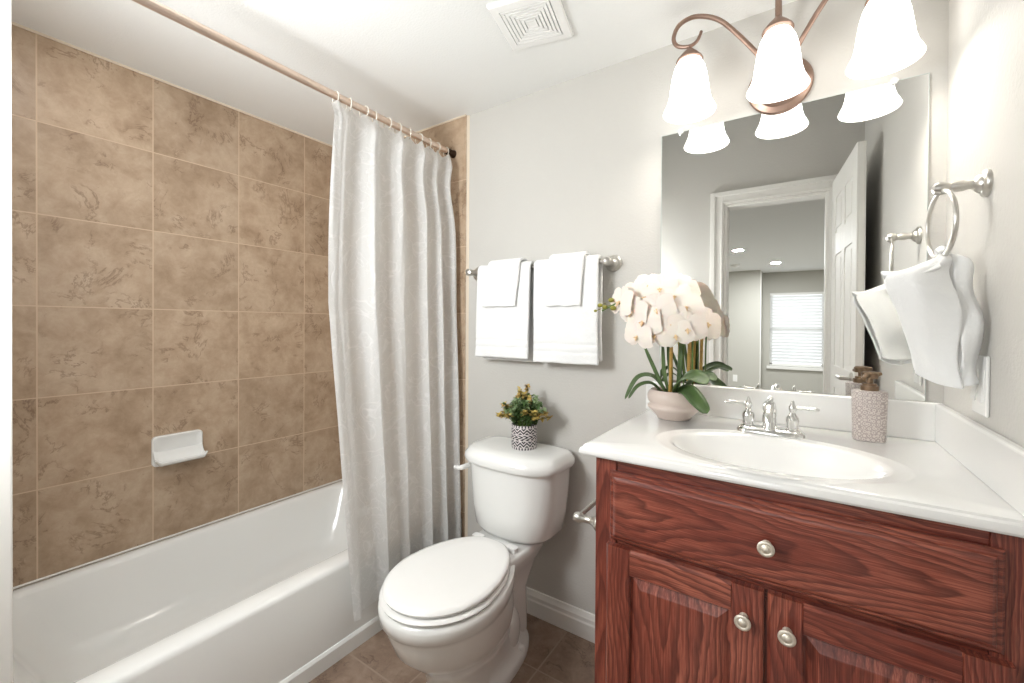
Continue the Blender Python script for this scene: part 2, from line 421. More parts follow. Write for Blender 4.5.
for (x0, x1, z0, z1) in ((DX0-.018, DX0-.008, 0, DZ+.018), (DX1+.008, DX1+.018, 0, DZ+.018), (DX0-.008, DX1+.008, DZ+.008, DZ+.018)):
    box(bm, x0, x1, FY+.014, FY+.02, z0, z1)
box(bm, DX0, DX0+.018, FY-.12, FY, 0, DZ); box(bm, DX1-.018, DX1, FY-.12, FY, 0, DZ); box(bm, DX0+.018, DX1-.018, FY-.12, FY, DZ-.018, DZ)
struct('trim_4', bm, M_trimw, bevel=.003)
# baseboards
bprof = [(0, 0), (.014, 0), (.014, .058), (.011, .064), (.011, .078), (.006, .088), (.005, .098), (0, .10)]
bm = bmesh.new(); prism_along(bm, bprof, (-1.272, BY, 0), (-.42, BY, 0), (0, -1, 0)); struct('baseboard_back', bm, M_trimw, smooth=True, ang=25)
bm = bmesh.new(); prism_along(bm, bprof, (RX, .96, 0), (RX, FY+.03, 0), (-1, 0, 0)); struct('baseboard_right', bm, M_trimw, smooth=True, ang=25)
bm = bmesh.new(); prism_along(bm, bprof, (-1.33, FY, 0), (DX0-.085, FY, 0), (0, 1, 0)); struct('baseboard_front', bm, M_trimw, smooth=True, ang=25)
# bedroom seen in the mirror through the doorway
BW = -5.85
struct('floor_bedroom', B_(WL-.9, 1.6, BW-.1, FY-.12, -.1, 0), paint('beige_carpet', srgb(186, 182, 176), .95, 500, .8))
struct('ceiling_bedroom', B_(WL-.9, 1.6, BW-.1, FY-.12, H, H+.1), M_ceil)
struct('wall_bedroom_left', B_(WL-.9, WL-.8, BW, FY-.12, 0, H), M_bedwall)
struct('wall_bedroom_right', B_(1.5, 1.6, BW, FY-.12, 0, H), M_bedwall)
bm = B_(WL-.8, LX-.1, FY-.24, FY-.12, 0, H); box(bm, RX+.1, 1.5, FY-.24, FY-.12, 0, H); struct('wall_bedroom_near', bm, M_bedwall)
wx0, wx1, wz0, wz1 = -.465, .33, .51, 1.80
bm = B_(WL-.8, wx0, BW-.14, BW, 0, H); box(bm, wx1, 1.5, BW-.14, BW, 0, H); box(bm, wx0, wx1, BW-.14, BW, 0, wz0); box(bm, wx0, wx1, BW-.14, BW, wz1, H)
struct('wall_bedroom_far', bm, M_bedwall)
struct('wall_bedroom_jog', B_(WL-.8, -.575, BW, -5.35, 0, H), M_bedwall)
bm = B_(-.578, -.565, -5.362, -5.345, 0, H); struct('lit_corner_strip', bm, M_trimw)  # white strip stands in for light falling on the jog's corner return
wn_ = B_(wx0, wx1, BW-.10, BW-.07, wz0, wz0+.04); 
for a in ((wx0, wx1, wz1-.04, wz1), (wx0, wx0+.04, wz0, wz1), (wx1-.04, wx1, wz0, wz1), (wx0, wx1, 1.13, 1.17)):
    box(wn_, a[0], a[1], BW-.10, BW-.07, a[2], a[3])
win = struct('window_1', wn_, M_trimw)
tg = NT('window_glass'); tg.b.inputs['Transmission Weight'].default_value = 1; tg.b.inputs['Roughness'].default_value = 0; tg.b.inputs['IOR'].default_value = 1.0
struct('window_pane', B_(wx0+.04, wx1-.04, BW-.088, BW-.084, wz0+.04, wz1-.04), tg.m, win)
struct('window_sill', B_(wx0-.04, wx1+.04, BW-.06, BW+.05, wz0-.05, wz0-.001), M_trimw, win, bevel=.005)
bl = thing('window_blind', 'white horizontal slat blind closed over the bedroom window in the mirror view', 'blind', ((wx0+wx1)/2, BW-.03, wz1))
bs = simple('blind_white', srgb(250, 250, 248), .5); out = bs.n['Material Output']; tr = bs.n.new('ShaderNodeBsdfTranslucent'); tr.inputs[0].default_value = (.9, .9, .9, 1)
mx = bs.n.new('ShaderNodeMixShader'); mx.inputs[0].default_value = .5; bs.l(bs.b.outputs[0], mx.inputs[1]); bs.l(tr.outputs[0], mx.inputs[2]); bs.l(mx.outputs[0], out.inputs[0]); M_blind = bs.m
obj('head_rail', B_(wx0+.002, wx1-.002, BW-.055, BW-.005, wz1-.045, wz1-.002), M_trimw, bl, smooth=False)
ns = 22
for i in range(ns):
    z = wz1-.075-i*(wz1-wz0-.11)/ns
    bm = bmesh.new(); a = math.radians(58)
    pr = []
    for k in range(5):
        u_ = (k/4-.5)*.05; cr = .003*(1-(2*k/4-1)**2)
        pr.append((u_*math.cos(a), u_*math.sin(a)+cr))
    top = [(BW-.032+p_[0], z+p_[1]) for p_ in pr]; bot = [(y, q-.002) for y, q in reversed(top)]
    loft(bm, [[(x, y, q) for y, q in top+bot] for x in (wx0+.006, wx1-.006)])
    obj('slat', bm, M_blind, bl)
obj('bottom_rail', B_(wx0+.004, wx1-.004, BW-.055, BW-.01, wz0+.004, wz0+.022), M_trimw, bl, smooth=False)
# recessed lights and smoke alarm on the bedroom ceiling
for (x, y, lab) in ((-.66, -2.95, 'round recessed ceiling light nearest the bathroom doorway'), (-.32, -4.4, 'round recessed ceiling light nearer the bedroom window')):
    r_ = thing('recessed_light', lab+', in the mirror', 'ceiling light', (x, y, H), 'recessed bedroom ceiling lights')
    bm = bmesh.new(); torus(bm, (x, y, H-.003), (0, 0, 1), .055, .009); obj('trim_ring', bm, M_trimw, r_)
    bm = bmesh.new(); lathe(bm, (x, y, H-.006), (0, 0, 1), [(0, .0), (0, .045), (.005, .045)]); o = obj('lens', bm, M_bulb, r_)
    l = bpy.data.lights.new('downlight', 'AREA'); l.shape = 'DISK'; l.size = .12; l.energy = DOWN_W; l.color = (.95, .98, 1)
    lo = bpy.data.objects.new('downlight', l); C.objects.link(lo); lo.parent = r_; lo.location = (0, 0, -.02)
sa = thing('smoke_alarm', 'small white round smoke alarm on the bedroom ceiling in the mirror', 'smoke alarm', (-.86, -4.45, H))
bm = bmesh.new(); lathe(bm, (-.86, -4.45, H), (0, 0, -1), [(0, .065), (.02, .065), (.03, .055)]); obj('base', bm, M_trimw, sa)
bm = bmesh.new(); lathe(bm, (-.86, -4.45, H-.03), (0, 0, -1), [(0, .035), (.012, .03)]); obj('sensor_cap', bm, M_trimw, sa)
ol = thing('wall_outlet', 'small white power outlet low on the bedroom wall in the mirror', 'outlet', (-.95, -5.35, .30))
obj('cover_plate', B_(-.985, -.915, -5.35, -5.345, .24, .36), M_trimw, ol, smooth=False, bevel=.002)
obj('socket', B_(-.967, -.933, -5.345, -5.342, .262, .338), M_plast, ol, smooth=False)

# six panel door swung into the bathroom on the right of the doorway
door = struct('door_1', bmesh.new(), M_trimw)
HX, HY = .150, FY+.03; ang = math.radians(84.5); DL = .66; DT = .035
ux, uy = math.cos(ang), math.sin(ang)          # along the leaf
nx, ny = -uy, ux                                # towards the room's left
def dbox(bm, s0, s1, d0, d1, z0, z1):
    ps = []
    for s in (s0, s1):
        for d in (d0, d1):
            for z in (z0, z1): ps.append(bm.verts.new((HX+ux*s+nx*d, HY+uy*s+ny*d, z)))
    for f in ((0, 1, 3, 2), (4, 6, 7, 5), (0, 4, 5, 1), (2, 3, 7, 6), (0, 2, 6, 4), (1, 5, 7, 3)): bm.faces.new([ps[i] for i in f])
bm = bmesh.new(); dbox(bm, 0, DL, -DT+.006, -.006, .01, DZ+.035)
zs = [(.2, .85), (.98, 1.62), (1.75, DZ-.09)]
cols_ = [(.11, .30), (.37, .56)]
for side in (0, 1):
    d0, d1 = (-.006, 0) if side == 0 else (-DT, -DT+.006)
    for s0, s1 in ((0, .11), (.30, .37), (.56, DL)): dbox(bm, s0, s1, d0, d1, .01, DZ+.035)
    for z0, z1 in ((.01, .2), (.85, .98), (1.62, 1.75), (DZ-.09, DZ+.035)):
        for s0, s1 in cols_: dbox(bm, s0, s1, d0, d1, z0, z1)
    for z0, z1 in zs:
        for s0, s1 in cols_: dbox(bm, s0+.025, s1-.025, d0, d1-.001 if side == 0 else d1, z0+.025, z1-.025)
me = bpy.data.meshes.new('door_1'); bm.to_mesh(me); bm.free(); me.materials.append(M_trimw); door.data = me
m = door.modifiers.new('bev', 'BEVEL'); m.width = .002; m.segments = 1
for sd in (0, -DT):
    bm = bmesh.new(); sg = 1 if sd == 0 else -1
    c0 = Vector((HX+ux*(DL-.06)+nx*sd, HY+uy*(DL-.06)+ny*sd, .95)); N = Vector((nx, ny, 0))*sg; U_ = Vector((ux, uy, 0))
    lathe(bm, c0, N, [(0, .03), (.006, .03), (.01, .02), (.012, .01), (.045, .01)])
    tube(bm, smooth_path([c0+N*.045+U_*.005, c0+N*.048-U_*.03, c0+N*.045-U_*.1], 4), [.009]*8+[.006])
    struct('door_handle', bm, M_nickel, door, smooth=True)

# ---------------------------------------------------------------- bathtub
TY0, TY1 = .152, BY-.0125
tcx, tcy = (LX+TX)/2, (TY0+TY1)/2; thx, thy = (TX-LX)/2-.0005, (TY1-TY0)/2
tub = thing('bathtub', 'white alcove bathtub along the brown tiled wall', 'bathtub', (tcx, tcy, 0))
bm = bmesh.new()
icx = (LX+.045+TX-.085)/2; ihx = (TX-.085-LX-.045)/2; icy = (TY0+.02+TY1-.085)/2; ihy = (TY1-.085-TY0-.02)/2
RZ = .335
rings = [rrect(tcx, tcy, thx, thy, .004, 0), rrect(tcx, tcy, thx, thy, .004, RZ-.02), rrect(tcx, tcy, thx-.004, thy-.001, .006, RZ-.007), rrect(tcx, tcy, thx-.014, thy-.004, .01, RZ),
         rrect(icx, icy, ihx+.012, ihy+.012, .09, RZ), rrect(icx, icy, ihx+.003, ihy+.003, .09, RZ-.004), rrect(icx, icy, ihx-.004, ihy-.006, .09, RZ-.02),
         rrect(icx, icy, ihx-.03, ihy-.05, .11, RZ-.14), rrect(icx, icy, ihx-.05, ihy-.09, .12, .12), rrect(icx, icy, ihx-.075, ihy-.13, .12, .075), rrect(icx, icy, ihx-.12, ihy-.19, .10, .06), rrect(icx, icy, ihx-.2, ihy-.3, .08, .055)]
loft(bm, rings, True, True)
obj('basin', bm, M_tub, tub, ang=50)
bm = bmesh.new(); loft(bm, [[(TX-.002, y, 0), (TX+.010, y, 0), (TX+.010, y, .05), (TX+.004, y, .058), (TX-.002, y, .06)] for y in (TY0+.002, TY1-.002)])
obj('base_ledge', bm, M_tub, tub, ang=30)
bm = bmesh.new(); lathe(bm, (icx, BY-.3, .0565), (0, 0, 1), [(0, .035), (.003, .033), (.004, .0)]); obj('drain', bm, M_chrome, tub)
bm = bmesh.new(); loft(bm, [[(LX, y, RZ-.004), (LX+.004, y, RZ+.0005), (LX, y, RZ+.005)] for y in (.152, BY-.0125)]); obj('caulk_seam', bm, M_trimw, tub)

# soap dish on the tile
sd = thing('soap_dish', 'white ceramic soap dish fixed to the brown tile above the bathtub', 'soap dish', (LX, .69, .69))
Y0, Y1, Z0, Z1 = .594, .765, .632, .752
def ysec(y0, y1, z0, z1, r, x, n=5):
    return [Vector((x, p.x, p.y)) for p in rrect((y0+y1)/2, (z0+z1)/2, (y1-y0)/2, (z1-z0)/2, r, 0, n)]
bm = bmesh.new(); loft(bm, [ysec(Y0, Y1, Z0, Z1, .016, LX), ysec(Y0, Y1, Z0, Z1, .016, LX+.010), ysec(Y0+.004, Y1-.004, Z0+.004, Z1-.004, .014, LX+.014),
                            ysec(Y0+.012, Y1-.012, Z0+.012, Z1-.012, .012, LX+.012), ysec(Y0+.02, Y1-.02, Z0+.02, Z1-.02, .012, LX+.007)])
obj('back_plate', bm, M_porc, sd)
bm = bmesh.new()
def tray(s, t_):
    y = Y0+.002+(Y1-Y0-.004)*s
    e = min(1, min(s, 1-s)*14)
    pth = [(LX+.012, .690), (LX+.02, .668), (LX+.035, .648), (LX+.055, .645), (LX+.068, .652), (LX+.072, .660)]
    k = t_*(len(pth)-1); i = min(int(k), len(pth)-2); f = k-i
    x = pth[i][0]*(1-f)+pth[i+1][0]*f; z = pth[i][1]*(1-f)+pth[i+1][1]*f
    if e < 1: z += (1-e)*.018*(1-abs(t_-.5)); x = LX+(x-LX)*(.86+.14*e)
    return (x, y, z)
bm = grid_surface(tray, 40, 20); obj('soap_tray', bm, M_porc, sd, solid=.007)

# ---------------------------------------------------------------- shower rod, curtain, rings
RXX, RZZ = -1.360, 2.002
rod = thing('shower_curtain_rod', 'warm metal shower curtain rod spanning above the bathtub', 'curtain rod', (RXX, .8, RZZ))
bm = bmesh.new(); tube(bm, [(RXX, .15, RZZ), (RXX, BY-.02, RZZ)], .0125, 20); obj('rod', bm, M_rod, rod)
bm = bmesh.new(); lathe(bm, (RXX, BY-.0125, RZZ), (0, -1, 0), [(0, .019), (.006, .0185), (.010, .0155), (.05, .0150), (.052, .0127)]); obj('end_collar', bm, M_darkcap, rod)
bm = bmesh.new(); lathe(bm, (RXX, .15, RZZ), (0, 1, 0), [(0, .024), (.008, .024), (.012, .0155), (.03, .0145)]); obj('end_collar', bm, M_rod, rod)
CY0, CY1 = .872, 1.497
ZT, ZB = 1.972, .136
def curt(s, v):
    z = ZT+(ZB-ZT)*v
    # pleat phase: broad folds with changing width
    fold = [(0, 0), (.26, 1.0), (.47, 2.0), (.66, 2.9), (.80, 3.9), (1, 5.4)]
    ph = 0
    for (a, pa), (b, pb) in zip(fold, fold[1:]):
        if a <= s <= b: ph = pa+(pb-pa)*(s-a)/(b-a)
    amp = .019+.010*v
    w1 = math.sin(2*PI*ph+.9+.5*noi(v*1.7, s*2, 3)*v*2)
    w1 = math.copysign(abs(w1)**.8, w1)
    x = -1.335+amp*w1+.011*noi(s*11, v*1.8, 1.3)+.004*noi(s*30, v*6, 4)
    # left edge in the photo leans a little with height
    yl = CY0-.004-.024*math.sin(min(1, v/.3)*PI/2)+max(0, v-.38)*.165
    yr = CY1-.04*math.exp(-((v-.08)/.07)**2)+.0*v
    y = yl+(yr-yl)*s+.012*math.cos(2*PI*ph+.9)*(.4+.6*v)*min(1, s*8)*min(1, (1-s)*8)
    x += .05*max(0, s-.55)*v*1.6
    lim = TX+.022 if z < .36 else -1.40
    if z < .40: x = max(x, lim) if z < .36 else x
    x = max(x, -1.349+0*v) if z < .5 else x
    if v < .03: x = -1.358+(x+1.358)*(.35+.65*v/.03)
    zz = z-.016*math.cos(s*2*PI*11.0)*math.exp(-v/.012)*.6
    if v > .98: zz += .012*s
    return (x, min(y, BY-.02), zz)
bm = grid_surface(curt, 260, 150, (2.4, 4.4))
cur = obj('shower_curtain', bm, M_curtain, None, ang=180)
tag(cur, 'white embroidered shower curtain bunched beside the toilet, hanging outside the tub', 'shower curtain')
cr0 = None
for k in range(11):
    s = (k+.5)/11; px, py, pz = curt(s, 0)
    if cr0 is None:
        bm = bmesh.new(); torus(bm, (0, 0, 0), (0, 1, 0), .0225, .0022, 20, 6)
        cr0 = obj('curtain_ring', bm, M_ring); o = cr0
    else:
        o = cr0.copy(); C.objects.link(o)
    o.location = (RXX+.001, py, RZZ-.0085); o.rotation_euler = (0, 0, random.uniform(-.35, .35))
    tag(o, 'pale plastic curtain ring looped over the shower rod above the white curtain', 'curtain ring', 'curtain rings on the shower rod')

# ---------------------------------------------------------------- toilet
AX = -.915
toi = thing('toilet', 'white two piece toilet with closed lid between curtain and vanity', 'toilet', (AX, 1.15, 0))
def egg(z, yf, yb, hw, ex=AX, wide=.44, bk=.76, n=48, x_shift=0):
    """outline: rounded at the front (yf, small y), narrower and flatter at the back"""
    pts = []; L_ = yb-yf; fr = wide*L_
    for i in range(n):
        a = 2*PI*i/n; cx, sy4 = math.cos(a), math.sin(a)
        if sy4 < 0:      # front half
            x = hw*cx; y = yf+fr+fr*sy4
        else:
            e = 2.6
            xx = math.copysign(abs(cx)**(2/e), cx); yy = abs(sy4)**(2/e)
            x = hw*xx*(1-(1-bk)*yy**1.5); y = yf+fr+(L_-fr)*yy
        pts.append(Vector((ex+x+x_shift, y, z)))
    return pts
bm = bmesh.new()
bowl = [(0, .935, 1.41, .118, .35, .98), (.022, .932, 1.41, .120, .35, .98), (.034, .938, 1.405, .114, .35, .98), (.045, .945, 1.39, .100, .4, .95), (.09, .935, 1.33, .104, .45, .9), (.13, .928, 1.30, .107, .45, .85),
        (.165, .905, 1.29, .122, .45, .8), (.20, .868, 1.28, .143, .45, .78), (.245, .825, 1.275, .165, .45, .75), (.30, .802, 1.27, .174, .44, .73), (.325, .793, 1.265, .178, .44, .73),
        (.337, .788, 1.265, .1795, .44, .73), (.343, .780, 1.268, .1855, .44, .73), (.372, .776, 1.27, .188, .44, .73), (.385, .781, 1.27, .184, .44, .73), (.388, .795, 1.26, .172, .44, .73)]
loft(bm, [egg(z, a, b, h, AX, w_, k_) for z, a, b, h, w_, k_ in bowl])
obj('bowl', bm, M_porc, toi, ang=60)
# deck under the tank
bm = bmesh.new(); loft(bm, [rrect(AX, 1.29, .062, .12, .05, .05), rrect(AX, 1.29, .064, .11, .05, .22), rrect(AX, 1.30, .088, .12, .04, .32), rrect(AX, 1.30, .112, .13, .03, .368), rrect(AX, 1.30, .114, .132, .03, .39), rrect(AX, 1.30, .107, .125, .03, .4015)])
obj('tank_deck', bm, M_porc, toi, ang=60)
bm = bmesh.new()
for sx in (-1, 1): sph(bm, (AX+sx*.052, 1.235, .105), .1, 28, .42, .85, 1.0)
obj('trapway', bm, M_porc, toi, ang=60)
for sx in (-1, 1):
    bm = bmesh.new(); lathe(bm, (AX+sx*.088, 1.29, .030), (0, 0, 1), [(0, .017), (.010, .017), (.018, .012), (.021, .004)], 16); obj('bolt_cap', bm, M_plast, toi)
bm = bmesh.new(); loft(bm, [egg(.390, .79, 1.235, .168), egg(.391, .784, 1.24, .176), egg(.398, .780, 1.24, .180), egg(.404, .784, 1.24, .176), egg(.405, .80, 1.23, .16)]); obj('seat', bm, M_plast, toi, ang=60)
bm = bmesh.new(); loft(bm, [egg(.4075, .80, 1.235, .162), egg(.409, .792, 1.242, .170), egg(.417, .788, 1.245, .1735), egg(.424, .793, 1.243, .169), egg(.427, .806, 1.236, .156), egg(.428, .86, 1.20, .10)]); obj('seat_lid', bm, M_plast, toi, ang=60)
for sx in (-1, 1):
    bm = bmesh.new(); loft(bm, [rrect(AX+sx*.075, 1.247, .022, .014, .008, z) for z in (.40, .418)]); obj('seat_hinge', bm, M_plast, toi)
def dring(z, hx, yf, yb, cx=-.916, n=56, e=3.2, bow=.018):
    pts = []; yc = (yf+yb)/2; hy = (yb-yf)/2
    for i in range(n):
        a = 2*PI*i/n; c0, s0 = math.cos(a), math.sin(a)
        ef = e if s0 < 0 else 6
        x = hx*math.copysign(abs(c0)**(2/ef), c0); y = yc+hy*math.copysign(abs(s0)**(2/ef), s0)
        if s0 < 0: y -= bow*(1-(x/hx)**2)*abs(s0)**.5
        pts.append(Vector((cx+x, y, z)))
    return pts
bm = bmesh.new(); loft(bm, [dring(.402, .120, 1.325, 1.47), dring(.408, .150, 1.308, 1.488), dring(.425, .167, 1.298, 1.497), dring(.50, .180, 1.292, 1.502), dring(.60, .190, 1.288, 1.505), dring(.678, .194, 1.285, 1.507)])
obj('tank', bm, M_porc, toi, ang=60)
bm = bmesh.new(); loft(bm, [dring(.671, .195, 1.284, 1.508), dring(.672, .209, 1.270, 1.512), dring(.682, .213, 1.266, 1.514), dring(.697, .211, 1.268, 1.514), dring(.708, .202, 1.276, 1.511), dring(.718, .196, 1.285, 1.506), dring(.724, .186, 1.298, 1.498), dring(.7265, .15, 1.33, 1.48)])
obj('tank_lid', bm, M_porc, toi, ang=60)
lev = bmesh.new(); tube(lev, smooth_path([(-1.088, 1.305, .645), (-1.092, 1.264, .645), (-1.102, 1.258, .645), (-1.120, 1.262, .643)], 5), [.010]*6+[.0085]*5+[.007]*5, 12); obj('flush_lever', lev, M_plast, toi)

# ---------------------------------------------------------------- potted plant on the tank
PX, PY, PZ0 = -.888, 1.40, .7268
pp = thing('potted_plant', 'small leafy plant in a black and white patterned pot on the toilet tank', 'plant', (PX, PY, PZ0))
bm = bmesh.new(); uvl = bm.loops.layers.uv.new('UVMap'); nseg = 40
prof = [(0, .0465), (.004, .0485), (.088, .0505), (.091, .0495), (.091, .0455), (.08, .0445), (.079, .002)]
R = [[bm.verts.new((PX+r*math.cos(2*PI*i/nseg), PY+r*math.sin(2*PI*i/nseg), PZ0+h)) for i in range(nseg)] for h, r in prof]
for a in range(len(R)-1):
    for i in range(nseg):
        k = (i+1) % nseg; f = bm.faces.new((R[a][i], R[a][k], R[a+1][k], R[a+1][i]))
        for l_, (u_, hh) in zip(f.loops, ((i, prof[a][0]), (i+1, prof[a][0]), (i+1, prof[a+1][0]), (i, prof[a+1][0]))): l_[uvl].uv = (u_/nseg, hh/.091)
bm.faces.new(R[0]); bm.faces.new(R[-1])
obj('pot', bm, M_chev, pp)
def leaf(bm, base, tip, w_, nrm, curl=.15, n=4, round_=False):
    base = Vector(base); tip = Vector(tip); d = tip-base; side = d.cross(Vector(nrm)).normalized(); nn = side.cross(d).normalized()
    rows = []
    for i in range(n+1):
        t_ = i/n; ww = w_*(math.sin(PI*min(1, t_**.75 if not round_ else t_**.6)) + (.12 if t_ < .5 else 0)*(1-t_))
        ww = max(ww, w_*.04); c = base+d*t_+nn*(-curl*d.length*t_*t_)
        rows.append([bm.verts.new(c-side*ww+nn*(ww*.3)), bm.verts.new(c), bm.verts.new(c+side*ww+nn*(ww*.3))])
    for a, b in zip(rows, rows[1:]):
        for k in range(2): bm.faces.new((a[k], a[k+1], b[k+1], b[k]))
groups = {'grey_green_leaves': (M_leaf2, bmesh.new()), 'yellow_tip_leaves': (M_leaf3, bmesh.new()), 'dark_leaves': (M_leafd, bmesh.new())}
stems = bmesh.new()
for k in range(60):
    a = random.uniform(0, 2*PI); lean = random.random()**.6
    top = Vector((PX+math.cos(a)*.118*lean, PY+math.sin(a)*.08*lean, PZ0+.085+.125*(1-lean**2*.75)*random.uniform(.75, 1.1)))
    if k < 5: top = Vector((PX+random.uniform(-.02, .02), PY+random.uniform(-.02, .02), PZ0+.085+random.uniform(.12, .155)))
    b0 = Vector((PX+math.cos(a)*.02, PY+math.sin(a)*.02, PZ0+.079))
    path = smooth_path([b0, b0.lerp(top, .5)+Vector((0, 0, .012)), top], 5)
    tube(stems, path, .0011, 5)
    tipy = k < 5 or lean > .78 or random.random() < .15
    key = 'yellow_tip_leaves' if tipy else ('grey_green_leaves' if random.random() < .6 else 'dark_leaves')
    for q in range(3, len(path)):
        for s in range(4 if q > 6 else 3):
            aa = random.uniform(0, 2*PI); ln = random.uniform(.013, .023)
            dr = Vector((math.cos(aa), math.sin(aa), random.uniform(-.5, 1.1))).normalized()
            leaf(groups[key][1] if q > 5 else groups['dark_leaves'][1], path[q], path[q]+dr*ln, ln*.36, Vector((0, 0, 1))+dr*.2, .25, 4, True)
obj('stems', stems, M_stem, pp)
for k_, (m_, b_) in groups.items(): obj(k_, b_, m_, pp, ang=180)

# ---------------------------------------------------------------- towel bar and towels
TBZ, TBY = 1.432, BY-.068
tb = thing('towel_bar', 'satin nickel towel bar on the grey wall above the toilet', 'towel bar', (-.88, BY, TBZ))
bm = bmesh.new(); tube(bm, [(-1.215, TBY, TBZ), (-.575, TBY, TBZ)], .0085, 16); obj('bar', bm, M_nickel, tb)
for x in (-1.212, -.578):
    bm = bmesh.new(); lathe(bm, (x, BY, TBZ), (0, -1, 0), [(0, .031), (.006, .031), (.010, .027), (.012, .021), (.018, .018), (.024, .012), (.05, .011), (.055, .0145), (.068, .0165), (.080, .0145), (.085, .004)], 28)
    obj('mount', bm, M_nickel, tb)
def hang_towel(name, x0, x1, zf, zb, r0, thick, seed, lab, group, label_cat='towel', skew=0.0, band=True, edge=.0):
    """towel folded over the bar: front hem at zf, back hem at zb; r0 = distance of the cloth from the bar centre"""
    LF, LB = TBZ-zf, TBZ-zb; arc = PI*r0; tot = LF+arc+LB
    def f(s, t_):
        d = t_*tot; x = x0+(x1-x0)*s
        e = min(s, 1-s)*(x1-x0)
        if d < LF: z = zf+d; off = -r0; hang = (TBZ-z)/LF
        elif d < LF+arc:
            a = (d-LF)/r0; z = TBZ+r0*math.sin(a); off = -r0*math.cos(a); hang = 0
        else: z = TBZ-(d-LF-arc); off = r0; hang = (TBZ-z)/LB
        wv = .006*noi(s*2.6+seed, z*3.5, seed)+.003*noi(s*7, z*9+seed, 2)
        y = TBY+off+(wv*(1.2*hang+.2) if off < 0 else wv*.5)
        if off < 0:
            y -= .004*hang
            for q0, q1 in ((.040, .046), (.070, .076)):
                if q0 < d < q1 and LF > .25: y += .003
        x += (skew*hang if off < 0 else -skew*.5*hang)+.004*noi(z*8, seed, s*2)*hang
        z2 = z+.003*noi(s*5+seed, seed)*hang
        return (x, y, z2)
    bm = grid_surface(f, 26, 110)
    o = obj(name, bm, M_towel, None, ang=180, solid=thick)
    m = o.modifiers.new('sub', 'SUBSURF'); m.levels = 1; m.render_levels = 1
    if band:
        pass
    tag(o, lab, label_cat, group); return o
hang_towel('bath_towel', -1.150, -.884, 1.066, 1.052, .0195, .014, 1.1, 'larger white folded towel hanging on the left of the towel bar', 'larger towels on the bar', skew=-.008)
hang_towel('bath_towel', -.868, -.600, 1.058, 1.070, .0195, .014, 5.3, 'larger white folded towel hanging on the right of the towel bar', 'larger towels on the bar', skew=.002)
hang_towel('washcloth', -1.086, -.926, 1.276, 1.33, .0365, .011, 2.2, 'small white washcloth draped over the left towel', 'small washcloths on top', 'washcloth', skew=-.018)
hang_towel('washcloth', -.795, -.650, 1.272, 1.33, .0365, .011, 8.6, 'small white washcloth draped over the right towel', 'small washcloths on top', 'washcloth', skew=-.012)

# ---------------------------------------------------------------- vanity
VX0, VX1, VF, VT = -.415, .3025, .985, .884
van = thing('vanity_cabinet', 'red stained oak vanity cabinet with one wide false drawer and two doors', 'cabinet', ((VX0+VX1)/2, 1.25, 0))
Wv = wood('red_oak_vertical', 2, 2.0, -.39, .35, 7)
Wh = wood('red_oak_horizontal', 0, 5.0, -.33, .78, 8)
Wr = wood('red_oak_rail', 0, 11.0, .35, 1.02, 6)
bm = B_(VX0, VX0+.015, VF+.02, BY-.001, 0, VT); box(bm, VX1-.015, VX1, VF+.02, BY-.001, 0, VT)
box(bm, VX0+.015, VX1-.015, VF+.02, BY-.001, .10, .115); box(bm, VX0+.015, VX1-.015, VF+.055, VF+.07, 0, .10); box(bm, VX0+.015, VX1-.015, BY-.012, BY-.001, .115, VT)
obj('carcass', bm, Wv, van, smooth=False, bevel=.001)
for xa, xb in ((VX0, VX0+.052), (.252, VX1)): obj('side_stile', B_(xa, xb, VF, VF+.02, .095, VT), Wv, van, smooth=False, bevel=.0015)
bm = B_(VX0+.052, .252, VF+.004, VF+.02, .835, VT); obj('top_rail', bm, Wr, van, smooth=False, bevel=.0015)
obj('middle_rail', B_(VX0+.052, .252, VF+.004, VF+.02, .66, .715), Wr, van, smooth=False, bevel=.0015)
obj('bottom_rail', B_(VX0+.052, .252, VF, VF+.02, .095, .13), Wr, van, smooth=False, bevel=.0015)
bm = B_(-.075, -.03, VF+.001, VF+.02, .13, .66); obj('centre_stile', bm, Wv, van, smooth=False)
# false drawer front with stepped moulded edge
def panel_front(x0, x1, z0, z1, steps):
    rings = []
    for ins, y in steps:
        rings.append([Vector((x0+ins, y, z0+ins)), Vector((x1-ins, y, z0+ins)), Vector((x1-ins, y, z1-ins)), Vector((x0+ins, y, z1-ins))])
    return rings
bm = bmesh.new(); F = VF-.0005
loft(bm, panel_front(-.375, .266, .692, .855, [(0, F), (0, F-.007), (.004, F-.011), (.009, F-.0115), (.011, F-.015), (.016, F-.0185), (.020, F-.0195)]))
dr = obj('drawer_front', bm, Wh, van, smooth=False)
def knob(x, z, y0, parent):
    bm = bmesh.new(); lathe(bm, (x, y0+.001, z), (0, -1, 0), [(0, .0085), (.004, .0075), (.007, .0055), (.016, .006), (.019, .0125), (.022, .0148), (.0245, .0148), (.0262, .0125), (.0262, .0105), (.0250, .0085), (.0268, .0065), (.0285, .003), (.0286, .0003)], 28)
    obj('knob', bm, M_knob, parent)
knob(-.052, .777, F-.0195, dr)
Wd = [wood('red_oak_door_left', 2, 21.0, -.245, .60, 7), wood('red_oak_door_right', 2, 33.0, .07, .62, 7)]
Wdr = wood('red_oak_door_rail', 0, 41.0, .30, .80, 5)
